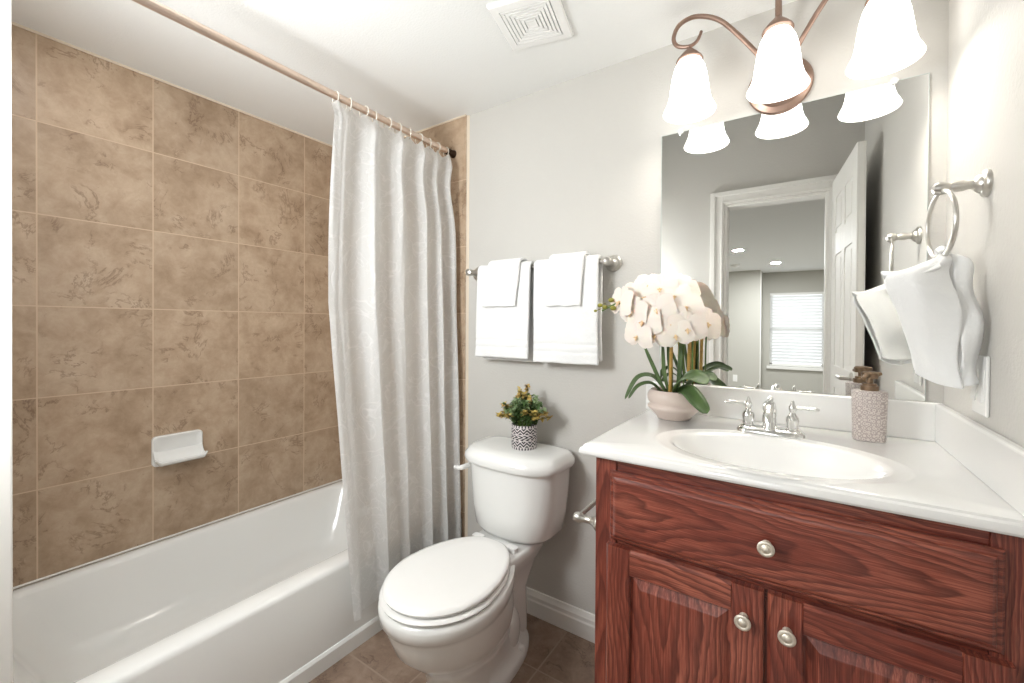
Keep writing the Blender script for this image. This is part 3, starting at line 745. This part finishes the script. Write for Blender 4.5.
for i, (x0, x1, kx) in enumerate(((-.381, -.0555, -.090), (-.0495, .276, -.017))):
    z0, z1 = .115, .681; sw = .058; y1 = F; y0 = F-.019
    d_ = thing('door', '', '', ((x0+x1)/2, F, z0)); del d_['label']; del d_['category']
    d_.parent = van; d_.location = Vector(((x0+x1)/2, F, z0))-ROOT[van.name]
    for xa, xb in ((x0, x0+sw), (x1-sw, x1)):
        bm = bmesh.new()
        loft(bm, [[(xa, y1, z), (xb, y1, z), (xb, y0+.002, z), (xb-.002 if xa == x0 else xb-.006, y0, z), (xa+.006 if xa == x0 else xa+.002, y0, z), (xa, y0+.006 if xa == x0 else y0+.002, z)] for z in (z0, z1)])
        obj('stile', bm, Wd[i], d_, smooth=False)
    for za, zb in ((z0, z0+sw), (z1-sw, z1)):
        bm = bmesh.new()
        tp = zb == z1
        loft(bm, [[(x, y1, za), (x, y1, zb), (x, y0+(.006 if tp else .002), zb), (x, y0, zb-(.006 if tp else .002)), (x, y0, za+(.002 if tp else .006)), (x, y0+(.002 if tp else .006), za)] for x in (x0+sw, x1-sw)])
        obj('rail', bm, Wdr, d_, smooth=False)
    bm = bmesh.new(); xa, xb, za, zb = x0+sw, x1-sw, z0+sw, z1-sw
    rings = []
    for ins, y in ((-.004, y1-.002), (-.004, y1-.009), (.004, y1-.009), (.022, y1-.0155), (.0245, y1-.0165), (.028, y1-.017)):
        rings.append([Vector((xa+ins, y, za+ins)), Vector((xb-ins, y, za+ins)), Vector((xb-ins, y, zb-ins)), Vector((xa+ins, y, zb-ins))])
    loft(bm, rings); obj('raised_panel', bm, Wd[i], d_, smooth=False)
    knob(kx, .6205, y0, d_)

# countertop with integral oval bowl
CX0, CX1, CF, CB, CT = -.450, RX-.001, .960, BY-.001, .910
ct = thing('countertop', 'white cultured marble vanity top with moulded oval sink bowl', 'countertop', ((CX0+CX1)/2, 1.24, CT))
scx, scy, sa_, sb_ = -.062, 1.158, .212, .152
def bowlring(k, z, n=96, ka=None):
    return [Vector((scx+sa_*k*math.cos(2*PI*i/n), scy+sb_*(ka or k)*math.sin(2*PI*i/n), z)) for i in range(n)]
def rectring(x0, x1, y0, y1, z, n=96):
    out = []
    for i in range(n):
        a = 2*PI*i/n; dx, dy = sa_*math.cos(a), sb_*math.sin(a)
        tx = ((x1-scx)/dx if dx > 1e-9 else (x0-scx)/dx if dx < -1e-9 else 1e9); ty = ((y1-scy)/dy if dy > 1e-9 else (y0-scy)/dy if dy < -1e-9 else 1e9)
        t_ = min(tx, ty); out.append(Vector((scx+dx*t_, scy+dy*t_, z)))
    # snap nearest vertices to the corners
    for cxx, cyy in ((x0, y0), (x0, y1), (x1, y0), (x1, y1)):
        j = min(range(n), key=lambda q: (out[q].x-cxx)**2+(out[q].y-cyy)**2); out[j] = Vector((cxx, cyy, z))
    return out
bm = bmesh.new()
loft(bm, [bowlring(.05, CT-.118), bowlring(.3, CT-.116), bowlring(.55, CT-.102), bowlring(.75, CT-.075), bowlring(.87, CT-.046), bowlring(.94, CT-.020), bowlring(.98, CT-.007), bowlring(1.01, CT-.0018), bowlring(1.05, CT), bowlring(1.12, CT+.0002, ka=1.14), bowlring(1.15, CT+.0012, ka=1.18), bowlring(1.18, CT+.0015, ka=1.215), bowlring(1.20, CT+.0012, ka=1.24), bowlring(1.22, CT, ka=1.265),
          rectring(CX0+.014, CX1, CF+.014, CB, CT), rectring(CX0+.010, CX1, CF+.010, CB, CT-.002), rectring(CX0+.008, CX1, CF+.008, CB, CT-.006), rectring(CX0+.003, CX1, CF+.003, CB, CT-.009), rectring(CX0, CX1, CF, CB, CT-.015), rectring(CX0, CX1, CF, CB, CT-.021), rectring(CX0+.003, CX1, CF+.003, CB, CT-.0255)], True, False)
lastr = rectring(CX0+.03, CX1, VF+.01, CB, CT-.0255)
for v in bm.verts: pass
o = obj('top_with_bowl', bm, M_counter, ct, ang=32)
bm = B_(CX0, CX1, CF+.004, VF+.03, CT-.0257, CT-.0235) if False else B_(CX0+.004, CX1, CF+.004, CF+.05, CT-.0256, CT-.02)
box(bm, CX0+.004, CX0+.05, CF+.05, CB, CT-.0256, CT-.02)
obj('underside', bm, M_counter, ct, smooth=False)
bm = B_(CX0, CX1, BY-.020, BY-.001, CT-.001, 1.0085); obj('backsplash', bm, M_counter, ct, smooth=False, bevel=.005, seg=3)
bm = B_(RX-.020, RX-.001, CF+.004, BY-.020, CT-.001, 1.0085); obj('side_splash', bm, M_counter, ct, smooth=False, bevel=.005, seg=3)
bm = bmesh.new(); lathe(bm, (scx, scy, CT-.1175), (0, 0, 1), [(0, .021), (.002, .020), (.0025, .012), (.004, .011), (.005, .001)]); obj('drain', bm, M_chrome, ct)

# faucet
fcx, fcy = -.068, 1.350
fa = thing('faucet', 'chrome centreset faucet with two lever handles behind the sink bowl', 'faucet', (fcx, fcy, CT))
bm = bmesh.new(); loft(bm, [rrect(fcx, fcy, .079, .026, .024, CT+z_) for z_ in (0, .008)]+[rrect(fcx, fcy, .074, .021, .019, CT+.014), rrect(fcx, fcy, .066, .014, .012, CT+.018)]); obj('base_plate', bm, M_chrome, fa)
bm = bmesh.new(); lathe(bm, (fcx, fcy, CT+.012), (0, 0, 1), [(0, .022), (.006, .021), (.012, .0165), (.035, .0150), (.045, .0165), (.05, .016)], 24)
tube(bm, smooth_path([(fcx, fcy, CT+.05), (fcx, fcy-.006, CT+.066), (fcx, fcy-.030, CT+.080), (fcx, fcy-.062, CT+.078), (fcx, fcy-.088, CT+.062), (fcx, fcy-.094, CT+.048)], 5), [.0165]*6+[.0155]*5+[.0135]*5+[.012]*10, 18)
obj('spout', bm, M_chrome, fa)
bm = bmesh.new(); lathe(bm, (fcx, fcy+.017, CT+.014), (0, 0, 1), [(0, .0025), (.072, .0025), (.074, .006), (.08, .007), (.086, .002)], 12); obj('lift_rod', bm, M_chrome, fa)
for sx in (-1, 1):
    x = fcx+sx*.051
    bm = bmesh.new(); lathe(bm, (x, fcy, CT+.012), (0, 0, 1), [(0, .020), (.006, .019), (.010, .0145), (.020, .0135), (.030, .0155), (.038, .0150), (.046, .009), (.052, .0065), (.056, .008), (.062, .0095), (.068, .0085), (.073, .005), (.080, .0045), (.084, .001)], 24)
    h_ = obj('handle', bm, M_chrome, fa)
    bm = bmesh.new(); tube(bm, smooth_path([(x, fcy, CT+.076), (x+sx*.018, fcy-.002, CT+.0775), (x+sx*.04, fcy-.004, CT+.078), (x+sx*.058, fcy-.006, CT+.077)], 5), [.0048]*5+[.004]*4+[.0058]*4+[.0048, .0042, .0035], 12); obj('lever', bm, M_chrome, h_)

# soap dispenser
dx, dy = .147, 1.425
so = thing('soap_dispenser', 'mauve textured soap dispenser with aged bronze pump on the counter', 'soap dispenser', (dx, dy, CT))
def drg(z, k): return [Vector((dx+.036*k*math.copysign(abs(math.cos(2*PI*i/40))**.75, math.cos(2*PI*i/40)), dy+.024*k*math.copysign(abs(math.sin(2*PI*i/40))**.85, math.sin(2*PI*i/40)), z)) for i in range(40)]
bm = bmesh.new(); loft(bm, [drg(CT+.0003, .90), drg(CT+.003, .94), drg(CT+.124, 1.02), drg(CT+.127, 1.005), drg(CT+.1285, .95), drg(CT+.1285, .3)]); obj('bottle', bm, M_disp, so)
bm = bmesh.new(); lathe(bm, (dx, dy, CT+.1284), (0, 0, 1), [(0, .019), (.012, .019), (.0125, .015), (.018, .015), (.0185, .0075), (.030, .0075), (.0305, .016), (.034, .0175), (.045, .0175), (.048, .013)], 20)
tube(bm, smooth_path([(dx, dy, CT+.166), (dx-.008, dy-.018, CT+.167), (dx-.014, dy-.034, CT+.161)], 4), [.007]*5+[.006, .0055, .005, .0045], 10)
tube(bm, [(dx, dy, CT+.167), (dx+.016, dy+.004, CT+.170), (dx+.024, dy+.006, CT+.172)], [.007, .006, .004], 10)
obj('pump', bm, M_pump, so)

# ---------------------------------------------------------------- orchid
ox, oy = -.332, 1.405
orc = thing('potted_orchid', 'cream white orchid in a ribbed taupe pot on the left of the counter', 'plant', (ox, oy, CT))
bm = bmesh.new(); lathe(bm, (ox, oy, CT), (0, 0, 1), [(0, .046), (.003, .050), (.012, .056), (.022, .066), (.030, .075), (.036, .0785), (.041, .078), (.045, .074), (.0465, .0725), (.049, .073), (.058, .078), (.068, .080), (.078, .0775), (.086, .072), (.090, .070), (.090, .065), (.080, .064), (.076, .001)], 48); obj('pot', bm, M_pink, orc, ang=60)
bm = bmesh.new()
for k in range(90):
    a = random.uniform(0, 2*PI); r = .06*math.sqrt(random.random()); sph(bm, (ox+r*math.cos(a), oy+r*math.sin(a), CT+.079), random.uniform(.005, .009), 8)
obj('pebble_filling', bm, M_soil, orc)
for (x, y, zt) in ((ox-.004, oy-.028, 1.165), (ox+.014, oy+.002, 1.15), (ox+.040, oy+.012, 1.16)):
    bm = bmesh.new(); n_ = 4; pr = [(0, .0058)]
    for k in range(1, n_+1):
        h_ = (zt-CT-.075)*k/n_; pr += [(h_-.003, .0054), (h_-.0015, .0066), (h_, .0052)]
    lathe(bm, (x, y, CT+.075), (.02, -.01, 1), pr, 12); obj('bamboo_stake', bm, M_bamboo, orc)
def strap(bm, pts, wmax, nrm, w0=.35, tipw=.05, n=6, fold=.25):
    P_ = smooth_path(pts, n); N = len(P_)-1; rows = []
    for i, p in enumerate(P_):
        d = (P_[min(i+1, N)]-P_[max(i-1, 0)]).normalized(); side = d.cross(Vector(nrm)).normalized(); nn = side.cross(d).normalized(); t_ = i/N
        ww = wmax*max(tipw, (w0+(1-w0)*math.sin(PI*min(1, t_*.95+.02))) if t_ < .55 else math.sqrt(max(0, 1-((t_-.55)/.45)**2)))
        rows.append([bm.verts.new(p+side*ww*q+nn*(abs(q)**1.5*ww*fold)) for q in (-1, -.5, 0, .5, 1)])
    for a, b in zip(rows, rows[1:]):
        for k in range(4): bm.faces.new((a[k], a[k+1], b[k+1], b[k]))
zb_ = CT+.08
lv = [([(ox+.01, oy-.03, zb_), (ox+.035, oy-.06, zb_+.045), (ox+.075, oy-.085, zb_+.065), (ox+.115, oy-.10, zb_+.048)], .030, (-.1, -.5, 1)),
      ([(ox+.01, oy-.03, zb_), (ox+.05, oy-.06, zb_+.02), (ox+.085, oy-.085, zb_-.005), (ox+.115, oy-.10, zb_-.035)], .024, (.2, -.8, .8)),
      ([(ox+.03, oy-.01, zb_), (ox+.06, oy-.02, zb_+.045), (ox+.10, oy-.04, zb_+.065), (ox+.130, oy-.06, zb_+.055)], .020, (0, -.5, 1)),
      ([(ox-.02, oy-.01, zb_), (ox-.055, oy-.03, zb_+.05), (ox-.10, oy-.05, zb_+.045), (ox-.135, oy-.065, zb_-.025)], .010, (0, -.6, 1)),
      ([(ox-.03, oy-.02, zb_), (ox-.06, oy-.04, zb_+.03), (ox-.095, oy-.06, zb_+.02), (ox-.12, oy-.075, zb_-.02)], .008, (0, -.6, 1))]
for pts, wm, nr in lv:
    bm = bmesh.new(); strap(bm, pts, wm, nr); obj('leaf', bm, M_leaf, orc, ang=180, solid=.0015)
for pts, wm in (([(ox-.02, oy-.02, zb_), (ox-.05, oy-.03, zb_+.07), (ox-.085, oy-.035, zb_+.15)], .006), ([(ox-.012, oy-.012, zb_), (ox-.025, oy-.02, zb_+.07), (ox-.03, oy-.02, zb_+.16)], .006),
                ([(ox+.012, oy-.01, zb_), (ox+.02, oy-.01, zb_+.08), (ox+.022, oy-.01, zb_+.17)], .007), ([(ox-.0, oy-.01, zb_), (ox-.012, oy-.01, zb_+.09), (ox-.02, oy, zb_+.17)], .005)):
    bm = bmesh.new(); strap(bm, pts, wm, (.2, -1, 0)); obj('leaf', bm, M_leaf, orc, ang=180, solid=.0012)
# stems carrying the blooms
sp = [[(ox, oy-.02, zb_), (ox-.004, oy-.025, 1.15), (ox-.03, oy-.035, 1.285), (ox-.10, oy-.05, 1.305), (ox-.165, oy-.06, 1.275), (ox-.215, oy-.065, 1.250)],
      [(ox+.03, oy, zb_), (ox+.028, oy-.005, 1.15), (ox+.02, oy-.01, 1.27), (ox-.03, oy-.02, 1.29)],
      [(ox+.055, oy+.005, zb_), (ox+.055, oy, 1.14), (ox+.06, oy-.005, 1.24), (ox+.09, oy-.02, 1.23)]]
for s in sp:
    bm = bmesh.new(); tube(bm, smooth_path(s, 6), .0028, 8); obj('flower_stem', bm, M_stem, orc)
def bloom_parts():
    bm = bmesh.new()
    def petal(ang, length, width, z0, cup, round_=.55):
        nu, nv = 8, 8; V = []
        for i in range(nu+1):
            t_ = i/nu; row = []
            ww = width*math.sqrt(max(0, 1-((t_-round_)/(max(round_, 1-round_)+.02))**2)) if True else 0
            ww = max(ww, width*.12) if t_ < .5 else ww
            for j in range(nv+1):
                q = j/nv*2-1; x = length*t_; y = ww*q
                z = z0+cup*(t_**2)*length*.9-.12*abs(q)**2*ww+.0012*math.sin(q*9+ang)*t_
                row.append(bm.verts.new((x*math.cos(ang)-y*math.sin(ang), x*math.sin(ang)+y*math.cos(ang), z)))
            V.append(row)
        for i in range(nu):
            for j in range(nv): bm.faces.new((V[i][j], V[i+1][j], V[i+1][j+1], V[i][j+1]))
    petal(math.radians(8), .046, .033, .002, -.10, .6); petal(math.radians(172), .046, .033, .002, -.10, .6)
    petal(math.radians(90), .042, .018, 0, -.08); petal(math.radians(218), .040, .017, -.001, -.10); petal(math.radians(-38), .040, .017, -.001, -.10)
    me = bpy.data.meshes.new('bloom'); bm.to_mesh(me); bm.free(); me.materials.append(M_petal)
    for p_ in me.polygons: p_.use_smooth = True
    b2 = bmesh.new(); sph(b2, (0, 0, .003), .0042, 10, .8, .9, 1.2)
    tube(b2, [(0, -.002, .003), (0, -.007, .008), (0, -.012, .008)], [.002, .003, .0010], 8)
    for q in (-1, 1): leaf(b2, (0, -.003, .002), (q*.008, -.002, .008), .003, (0, 0, 1), -.2)
    m2 = bpy.data.meshes.new('lip'); b2.to_mesh(m2); b2.free(); m2.materials.append(M_lip)
    for p_ in m2.polygons: p_.use_smooth = True
    return me, m2
mb, ml = bloom_parts()
blooms = [(-.140, -.075, 1.288, -.5, .15), (-.100, -.055, 1.315, -.2, .3), (-.055, -.070, 1.300, .0, .2), (-.050, -.050, 1.340, .2, .6), (-.010, -.065, 1.325, .25, .35), (-.055, -.095, 1.245, -.1, .0),
          (-.095, -.085, 1.255, -.35, -.1), (-.075, -.090, 1.200, -.2, -.25), (-.010, -.095, 1.262, .1, -.05), (.035, -.070, 1.300, .4, .35), (.030, -.090, 1.245, .3, -.1), (.070, -.070, 1.268, .5, .2),
          (.078, -.080, 1.225, .55, -.2), (-.020, -.085, 1.205, .1, -.35), (.125, -.030, 1.240, 1.0, .1), (.045, -.02, 1.325, .3, .7), (-.11, -.03, 1.27, -.5, .2), (.01, -.03, 1.345, .1, .8), (.045, -.085, 1.205, .3, -.35)]
for k, (bx, by, bz, yaw, tilt) in enumerate(blooms):
    o = bpy.data.objects.new('bloom', mb); C.objects.link(o); o.parent = orc
    o.location = Vector((ox-.018+bx*.94, oy+by, bz-.012-(.02 if bz < 1.25 else 0)))-Vector((ox, oy, CT))
    n = Vector((math.sin(yaw)-.15, -math.cos(yaw), tilt)).normalized()
    q = n.to_track_quat('Z', 'Y')
    o.rotation_mode = 'QUATERNION'; o.rotation_quaternion = q @ Matrix.Rotation(random.uniform(-.35, .35), 3, 'Z').to_quaternion()
    s = random.uniform(1.08, 1.28); o.scale = (s, s, s)
    l_ = bpy.data.objects.new('lip', ml); C.objects.link(l_); l_.parent = o
for (x, y, z, r) in ((-.185, -.062, 1.285, .0085), (-.205, -.065, 1.262, .008), (-.222, -.066, 1.268, .0075), (-.175, -.07, 1.258, .009), (-.238, -.066, 1.250, .005), (-.150, -.075, 1.272, .006)):
    bm = bmesh.new(); sph(bm, (ox+x, oy+y, z), r, 12, 1.2, 1, .9)
    tube(bm, [(ox+x, oy+y, z), (ox+x+.02, oy+y+.004, z+(.008 if z < 1.27 else -.012))], .0012, 6); obj('bud', bm, M_bud, orc)

# ---------------------------------------------------------------- wall mirror
MX0, MX1, MZ0, MZ1 = -.404, .267, 1.0095, 1.856
mi = thing('wall_mirror', 'large frameless wall mirror above the vanity backsplash', 'mirror', ((MX0+MX1)/2, BY, MZ0))
bm = B_(MX0, MX1, BY-.006, BY-.0005, MZ0, MZ1); obj('glass', bm, M_mirror, mi, smooth=False)
M_edge = simple('mirror_edge_glass', srgb(200, 206, 202), .15).m
bm = bmesh.new()
for a in ((MX0-.0015, MX0, MZ0, MZ1), (MX1, MX1+.0015, MZ0, MZ1), (MX0-.0015, MX1+.0015, MZ1, MZ1+.0015)): box(bm, a[0], a[1], BY-.007, BY-.0005, a[2], a[3])
obj('ground_edge', bm, M_edge, mi, smooth=False)
for x in (-.343, .20):
    bm = bmesh.new(); lathe(bm, (x, BY-.0005, MZ1+.001), (0, -1, 0), [(0, .009), (.010, .009), (.012, .007), (.0125, .002)], 16); obj('mirror_clip', bm, simple('clear_clip', srgb(232, 232, 230), .15).m, mi)

# ---------------------------------------------------------------- vanity light
LY = 1.375; lxs = (-.287, -.060, .162)
vl = thing('vanity_light', 'three lamp antique copper wall light with bell shaped opal shades', 'wall light', (-.06, BY, 1.93))
bm = bmesh.new()
def oval(y, k): return [Vector((-.060+.083*k*math.cos(2*PI*i/48), y, 1.925+.083*k*math.sin(2*PI*i/48))) for i in range(48)]
loft(bm, [oval(BY-.0005, 1.0), oval(BY-.008, 1.02), oval(BY-.014, .98), oval(BY-.017, .88), oval(BY-.020, .80), oval(BY-.028, .76), oval(BY-.033, .66), oval(BY-.036, .4), oval(BY-.037, .05)]); obj('backplate', bm, M_bronze, vl)
def armpath(k):
    x = lxs[k]; s = -1 if k == 0 else 1
    y0 = BY-.035
    if k == 1:
        return [(x, y0, 1.945), (x, y0-.02, 1.99), (x, y0-.03, 2.06), (x, LY+.075, 2.115), (x, LY+.03, 2.125), (x, LY+.004, 2.10), (x, LY, 2.065), (x, LY, 2.03)]
    return [(-.060+s*.012, y0, 1.94), (-.060+s*.040, y0-.03, 1.985), (x-s*.130, LY+.045, 2.055), (x-s*.075, LY+.018, 2.110), (x-s*.015, LY+.004, 2.134), (x+s*.030, LY, 2.124), (x+s*.047, LY, 2.090), (x+s*.036, LY, 2.062), (x+s*.005, LY, 2.049), (x-s*.020, LY, 2.056), (x-s*.033, LY, 2.082)]
def shade_prof(sc=1.0):
    return [(0, .023), (.012, .034), (.030, .043), (.055, .0495), (.085, .054), (.115, .058), (.135, .0635), (.150, .071), (.158, .0745), (.160, .0735), (.150, .0675), (.135, .0605), (.115, .055), (.085, .051), (.055, .0465), (.030, .040), (.012, .031), (.004, .02)]
for k in range(3):
    x = lxs[k]; bm = bmesh.new(); pth = smooth_path(armpath(k), 8); N = len(pth)
    tube(bm, pth, [.0068-(.0028*(i/N)**3 if k != 1 else 0) for i in range(N)], 12); obj('arm', bm, M_bronze, vl)
    top = 2.047 if k != 1 else 2.052
    bm = bmesh.new(); lathe(bm, (x, LY, top), (0, 0, -1), [(0, .004), (.006, .0075), (.012, .013), (.024, .025), (.036, .0355), (.043, .0385), (.045, .036)], 28); obj('shade_holder', bm, M_bronze, vl)
    bm = bmesh.new(); lp = shade_prof()
    a = (0, 0, -1)
    zc = 2.013
    rings = [circ((x, LY, zc-d*1.03), r, (0, 0, 1), 40) for d, r in lp]; loft(bm, rings, False, False)
    sh = obj('lamp_shade', bm, M_opal, vl, ang=180)
    bm = bmesh.new(); sph(bm, (x, LY, 1.95), .022, 16, 1, 1, 1.5); obj('bulb', bm, M_bulb, vl)
    l = bpy.data.lights.new('bulb_light', 'POINT'); l.energy = BULB_W; l.shadow_soft_size = .03; l.color = (1, .98, .95)
    lo = bpy.data.objects.new('bulb_light', l); C.objects.link(lo); lo.parent = vl; lo.location = Vector((x, LY, 1.885))-ROOT[vl.name]

# ---------------------------------------------------------------- towel ring with hand towel, switch plate
tr_ = thing('towel_ring', 'satin nickel towel ring on the right wall beside the mirror', 'towel ring', (RX, 1.225, 1.487))
bm = bmesh.new(); lathe(bm, (RX, 1.225, 1.487), (-1, 0, 0), [(0, .027), (.005, .027), (.009, .024), (.011, .019), (.016, .017), (.021, .010), (.028, .0085), (.036, .011), (.046, .0105), (.054, .0085), (.060, .0125), (.070, .0135), (.078, .011), (.082, .003)], 28); obj('mount', bm, M_nickel, tr_)
bm = bmesh.new(); torus(bm, (.2365, 1.225, 1.412), (1, .12, 0), .068, .0045, 40, 10); obj('ring', bm, M_nickel, tr_)
def lobe(pts_rows, name=None):
    """rows: list of rows of control points -> smooth interpolated grid"""
    nr = len(pts_rows); cols = [smooth_path(r, 6) for r in pts_rows]; nc = len(cols[0])
    V = []
    for j in range(nc): V.append(smooth_path([cols[i][j] for i in range(nr)], 6))
    return V
ht = bmesh.new()
def add_lobe(bm, rows, seed, amp=.004):
    V = lobe(rows); n1, n2 = len(V), len(V[0])
    def pl(i, j):
        q = math.sin(j/n2*2*PI*2.2+seed+.6*noi(i*.1, seed))*min(1, i/n1*2.2)*(amp > .002)
        return Vector((.0035*q, -.006*q, 0))
    G = [[bm.verts.new(V[i][j]+pl(i, j)+Vector((noi(i*.22+seed, j*.2), noi(j*.25, i*.3+seed, 3), .3*noi(i*.5, j*.4, seed)))*amp) for j in range(n2)] for i in range(n1)]
    for i in range(n1-1):
        for j in range(n2-1): bm.faces.new((G[i][j], G[i+1][j], G[i+1][j+1], G[i][j+1]))
# outer lobe: cloth flaring out from the ring towards the sink, front and rear layers joined at the fold
add_lobe(ht, [[(.236, 1.212, 1.352), (.236, 1.224, 1.350), (.238, 1.236, 1.352)],
              [(.205, 1.188, 1.322), (.224, 1.182, 1.328), (.250, 1.200, 1.336)],
              [(.145, 1.186, 1.306), (.185, 1.166, 1.300), (.245, 1.185, 1.290)],
              [(.168, 1.205, 1.235), (.205, 1.178, 1.225), (.258, 1.185, 1.215)],
              [(.195, 1.235, 1.155), (.222, 1.205, 1.140), (.262, 1.195, 1.130)],
              [(.208, 1.262, 1.100), (.230, 1.228, 1.085), (.264, 1.205, 1.078)]], 1.0)
add_lobe(ht, [[(.238, 1.236, 1.352), (.246, 1.236, 1.352), (.250, 1.228, 1.352)],
              [(.252, 1.215, 1.338), (.268, 1.212, 1.334), (.277, 1.215, 1.325)],
              [(.250, 1.192, 1.290), (.274, 1.195, 1.280), (.286, 1.215, 1.270)],
              [(.258, 1.192, 1.215), (.280, 1.196, 1.210), (.2915, 1.222, 1.205)],
              [(.263, 1.200, 1.130), (.282, 1.202, 1.135), (.2925, 1.228, 1.140)],
              [(.265, 1.208, 1.083), (.283, 1.208, 1.087), (.2925, 1.232, 1.090)]], 6.0)
# rear layer
add_lobe(ht, [[(.236, 1.238, 1.352), (.243, 1.244, 1.352), (.250, 1.240, 1.352)],
              [(.208, 1.250, 1.322), (.240, 1.262, 1.330), (.276, 1.250, 1.325)],
              [(.150, 1.232, 1.305), (.215, 1.268, 1.295), (.286, 1.262, 1.270)],
              [(.180, 1.262, 1.225), (.232, 1.282, 1.215), (.292, 1.272, 1.205)],
              [(.200, 1.282, 1.150), (.245, 1.292, 1.145), (.292, 1.276, 1.150)],
              [(.210, 1.290, 1.104), (.25, 1.296, 1.100), (.292, 1.278, 1.105)]], 9.0)
# cloth passing through the ring and the rolled cuff
add_lobe(ht, [[(.232, 1.21, 1.352), (.238, 1.20, 1.356), (.246, 1.212, 1.352)], [(.230, 1.225, 1.360), (.238, 1.225, 1.366), (.248, 1.225, 1.360)], [(.232, 1.242, 1.352), (.24, 1.248, 1.352), (.25, 1.24, 1.352)]], 2.0, .001)
add_lobe(ht, [[(.143, 1.186, 1.308), (.185, 1.166, 1.302), (.23, 1.178, 1.320)], [(.140, 1.205, 1.318), (.175, 1.205, 1.318), (.225, 1.21, 1.340)], [(.150, 1.232, 1.306), (.18, 1.245, 1.304), (.225, 1.25, 1.325)]], 4.0, .001)
o = obj('hand_towel', ht, M_towel, None, ang=180, solid=.007)
m = o.modifiers.new('sub', 'SUBSURF'); m.levels = 1; m.render_levels = 1
tag(o, 'white hand towel gathered through the towel ring, flaring outward', 'towel')
sw_ = thing('light_switch', 'white double rocker switch plate on the right wall below the hand towel', 'light switch', (RX, 1.24, 1.086))
bm = B_(RX-.006, RX-.0003, 1.198, 1.281, 1.026, 1.146); obj('cover_plate', bm, M_plast, sw_, smooth=False, bevel=.003)
for y in (1.208, 1.243):
    bm = bmesh.new(); loft(bm, [[(RX-.006, y, z), (RX-.006, y+.028, z), (RX-xo, y+.028, z), (RX-xo, y, z)] for z, xo in ((1.054, .011), (1.086, .008), (1.118, .0065))]); obj('rocker', bm, M_plast, sw_, smooth=False)

# toilet paper holder on the side of the vanity
tp = thing('toilet_paper_holder', 'satin nickel toilet paper holder on the vanity side, empty', 'paper holder', (VX0, 1.04, .70))
for y in (1.012, 1.165):
    bm = bmesh.new(); lathe(bm, (VX0-.0005, y, .704), (-1, 0, 0), [(0, .022), (.005, .022), (.009, .019), (.012, .014), (.024, .0085), (.044, .0085), (.050, .0125), (.060, .0135), (.068, .011), (.072, .003)], 24); obj('post', bm, M_nickel, tp)
bm = bmesh.new(); tube(bm, [(VX0-.060, 1.012, .704), (VX0-.060, 1.165, .704)], .0065, 14); obj('bar', bm, M_nickel, tp)

# ---------------------------------------------------------------- exhaust fan cover
ev = thing('exhaust_vent', 'square white ceiling fan cover with concentric louvres', 'vent', (-.69, 1.12, H))
bm = bmesh.new()
va = math.radians(13); vh = .108; vcx = -.842+vh*(math.cos(va)+math.sin(va)); vcy = 1.236+vh*(math.sin(va)-math.cos(va))
def sqr(h, z):
    out = []
    for sx, sy5 in ((-1, -1), (1, -1), (1, 1), (-1, 1)):
        x, y = sx*h, sy5*h; out.append(Vector((vcx+x*math.cos(va)-y*math.sin(va), vcy+x*math.sin(va)+y*math.cos(va), z)))
    return out
rs = [sqr(vh, H), sqr(vh, H-.010), sqr(vh-.004, H-.014), sqr(.080, H-.015)]
h_ = .080
for k in range(6):
    rs += [sqr(h_-.0004, H-.009), sqr(h_-.0030, H-.009), sqr(h_-.0034, H-.0162), sqr(h_-.0118, H-.0150)]; h_ -= .012
rs += [sqr(h_-.001, H-.015)]
loft(bm, rs, True, True); obj('grille', bm, M_plast, ev, smooth=False)
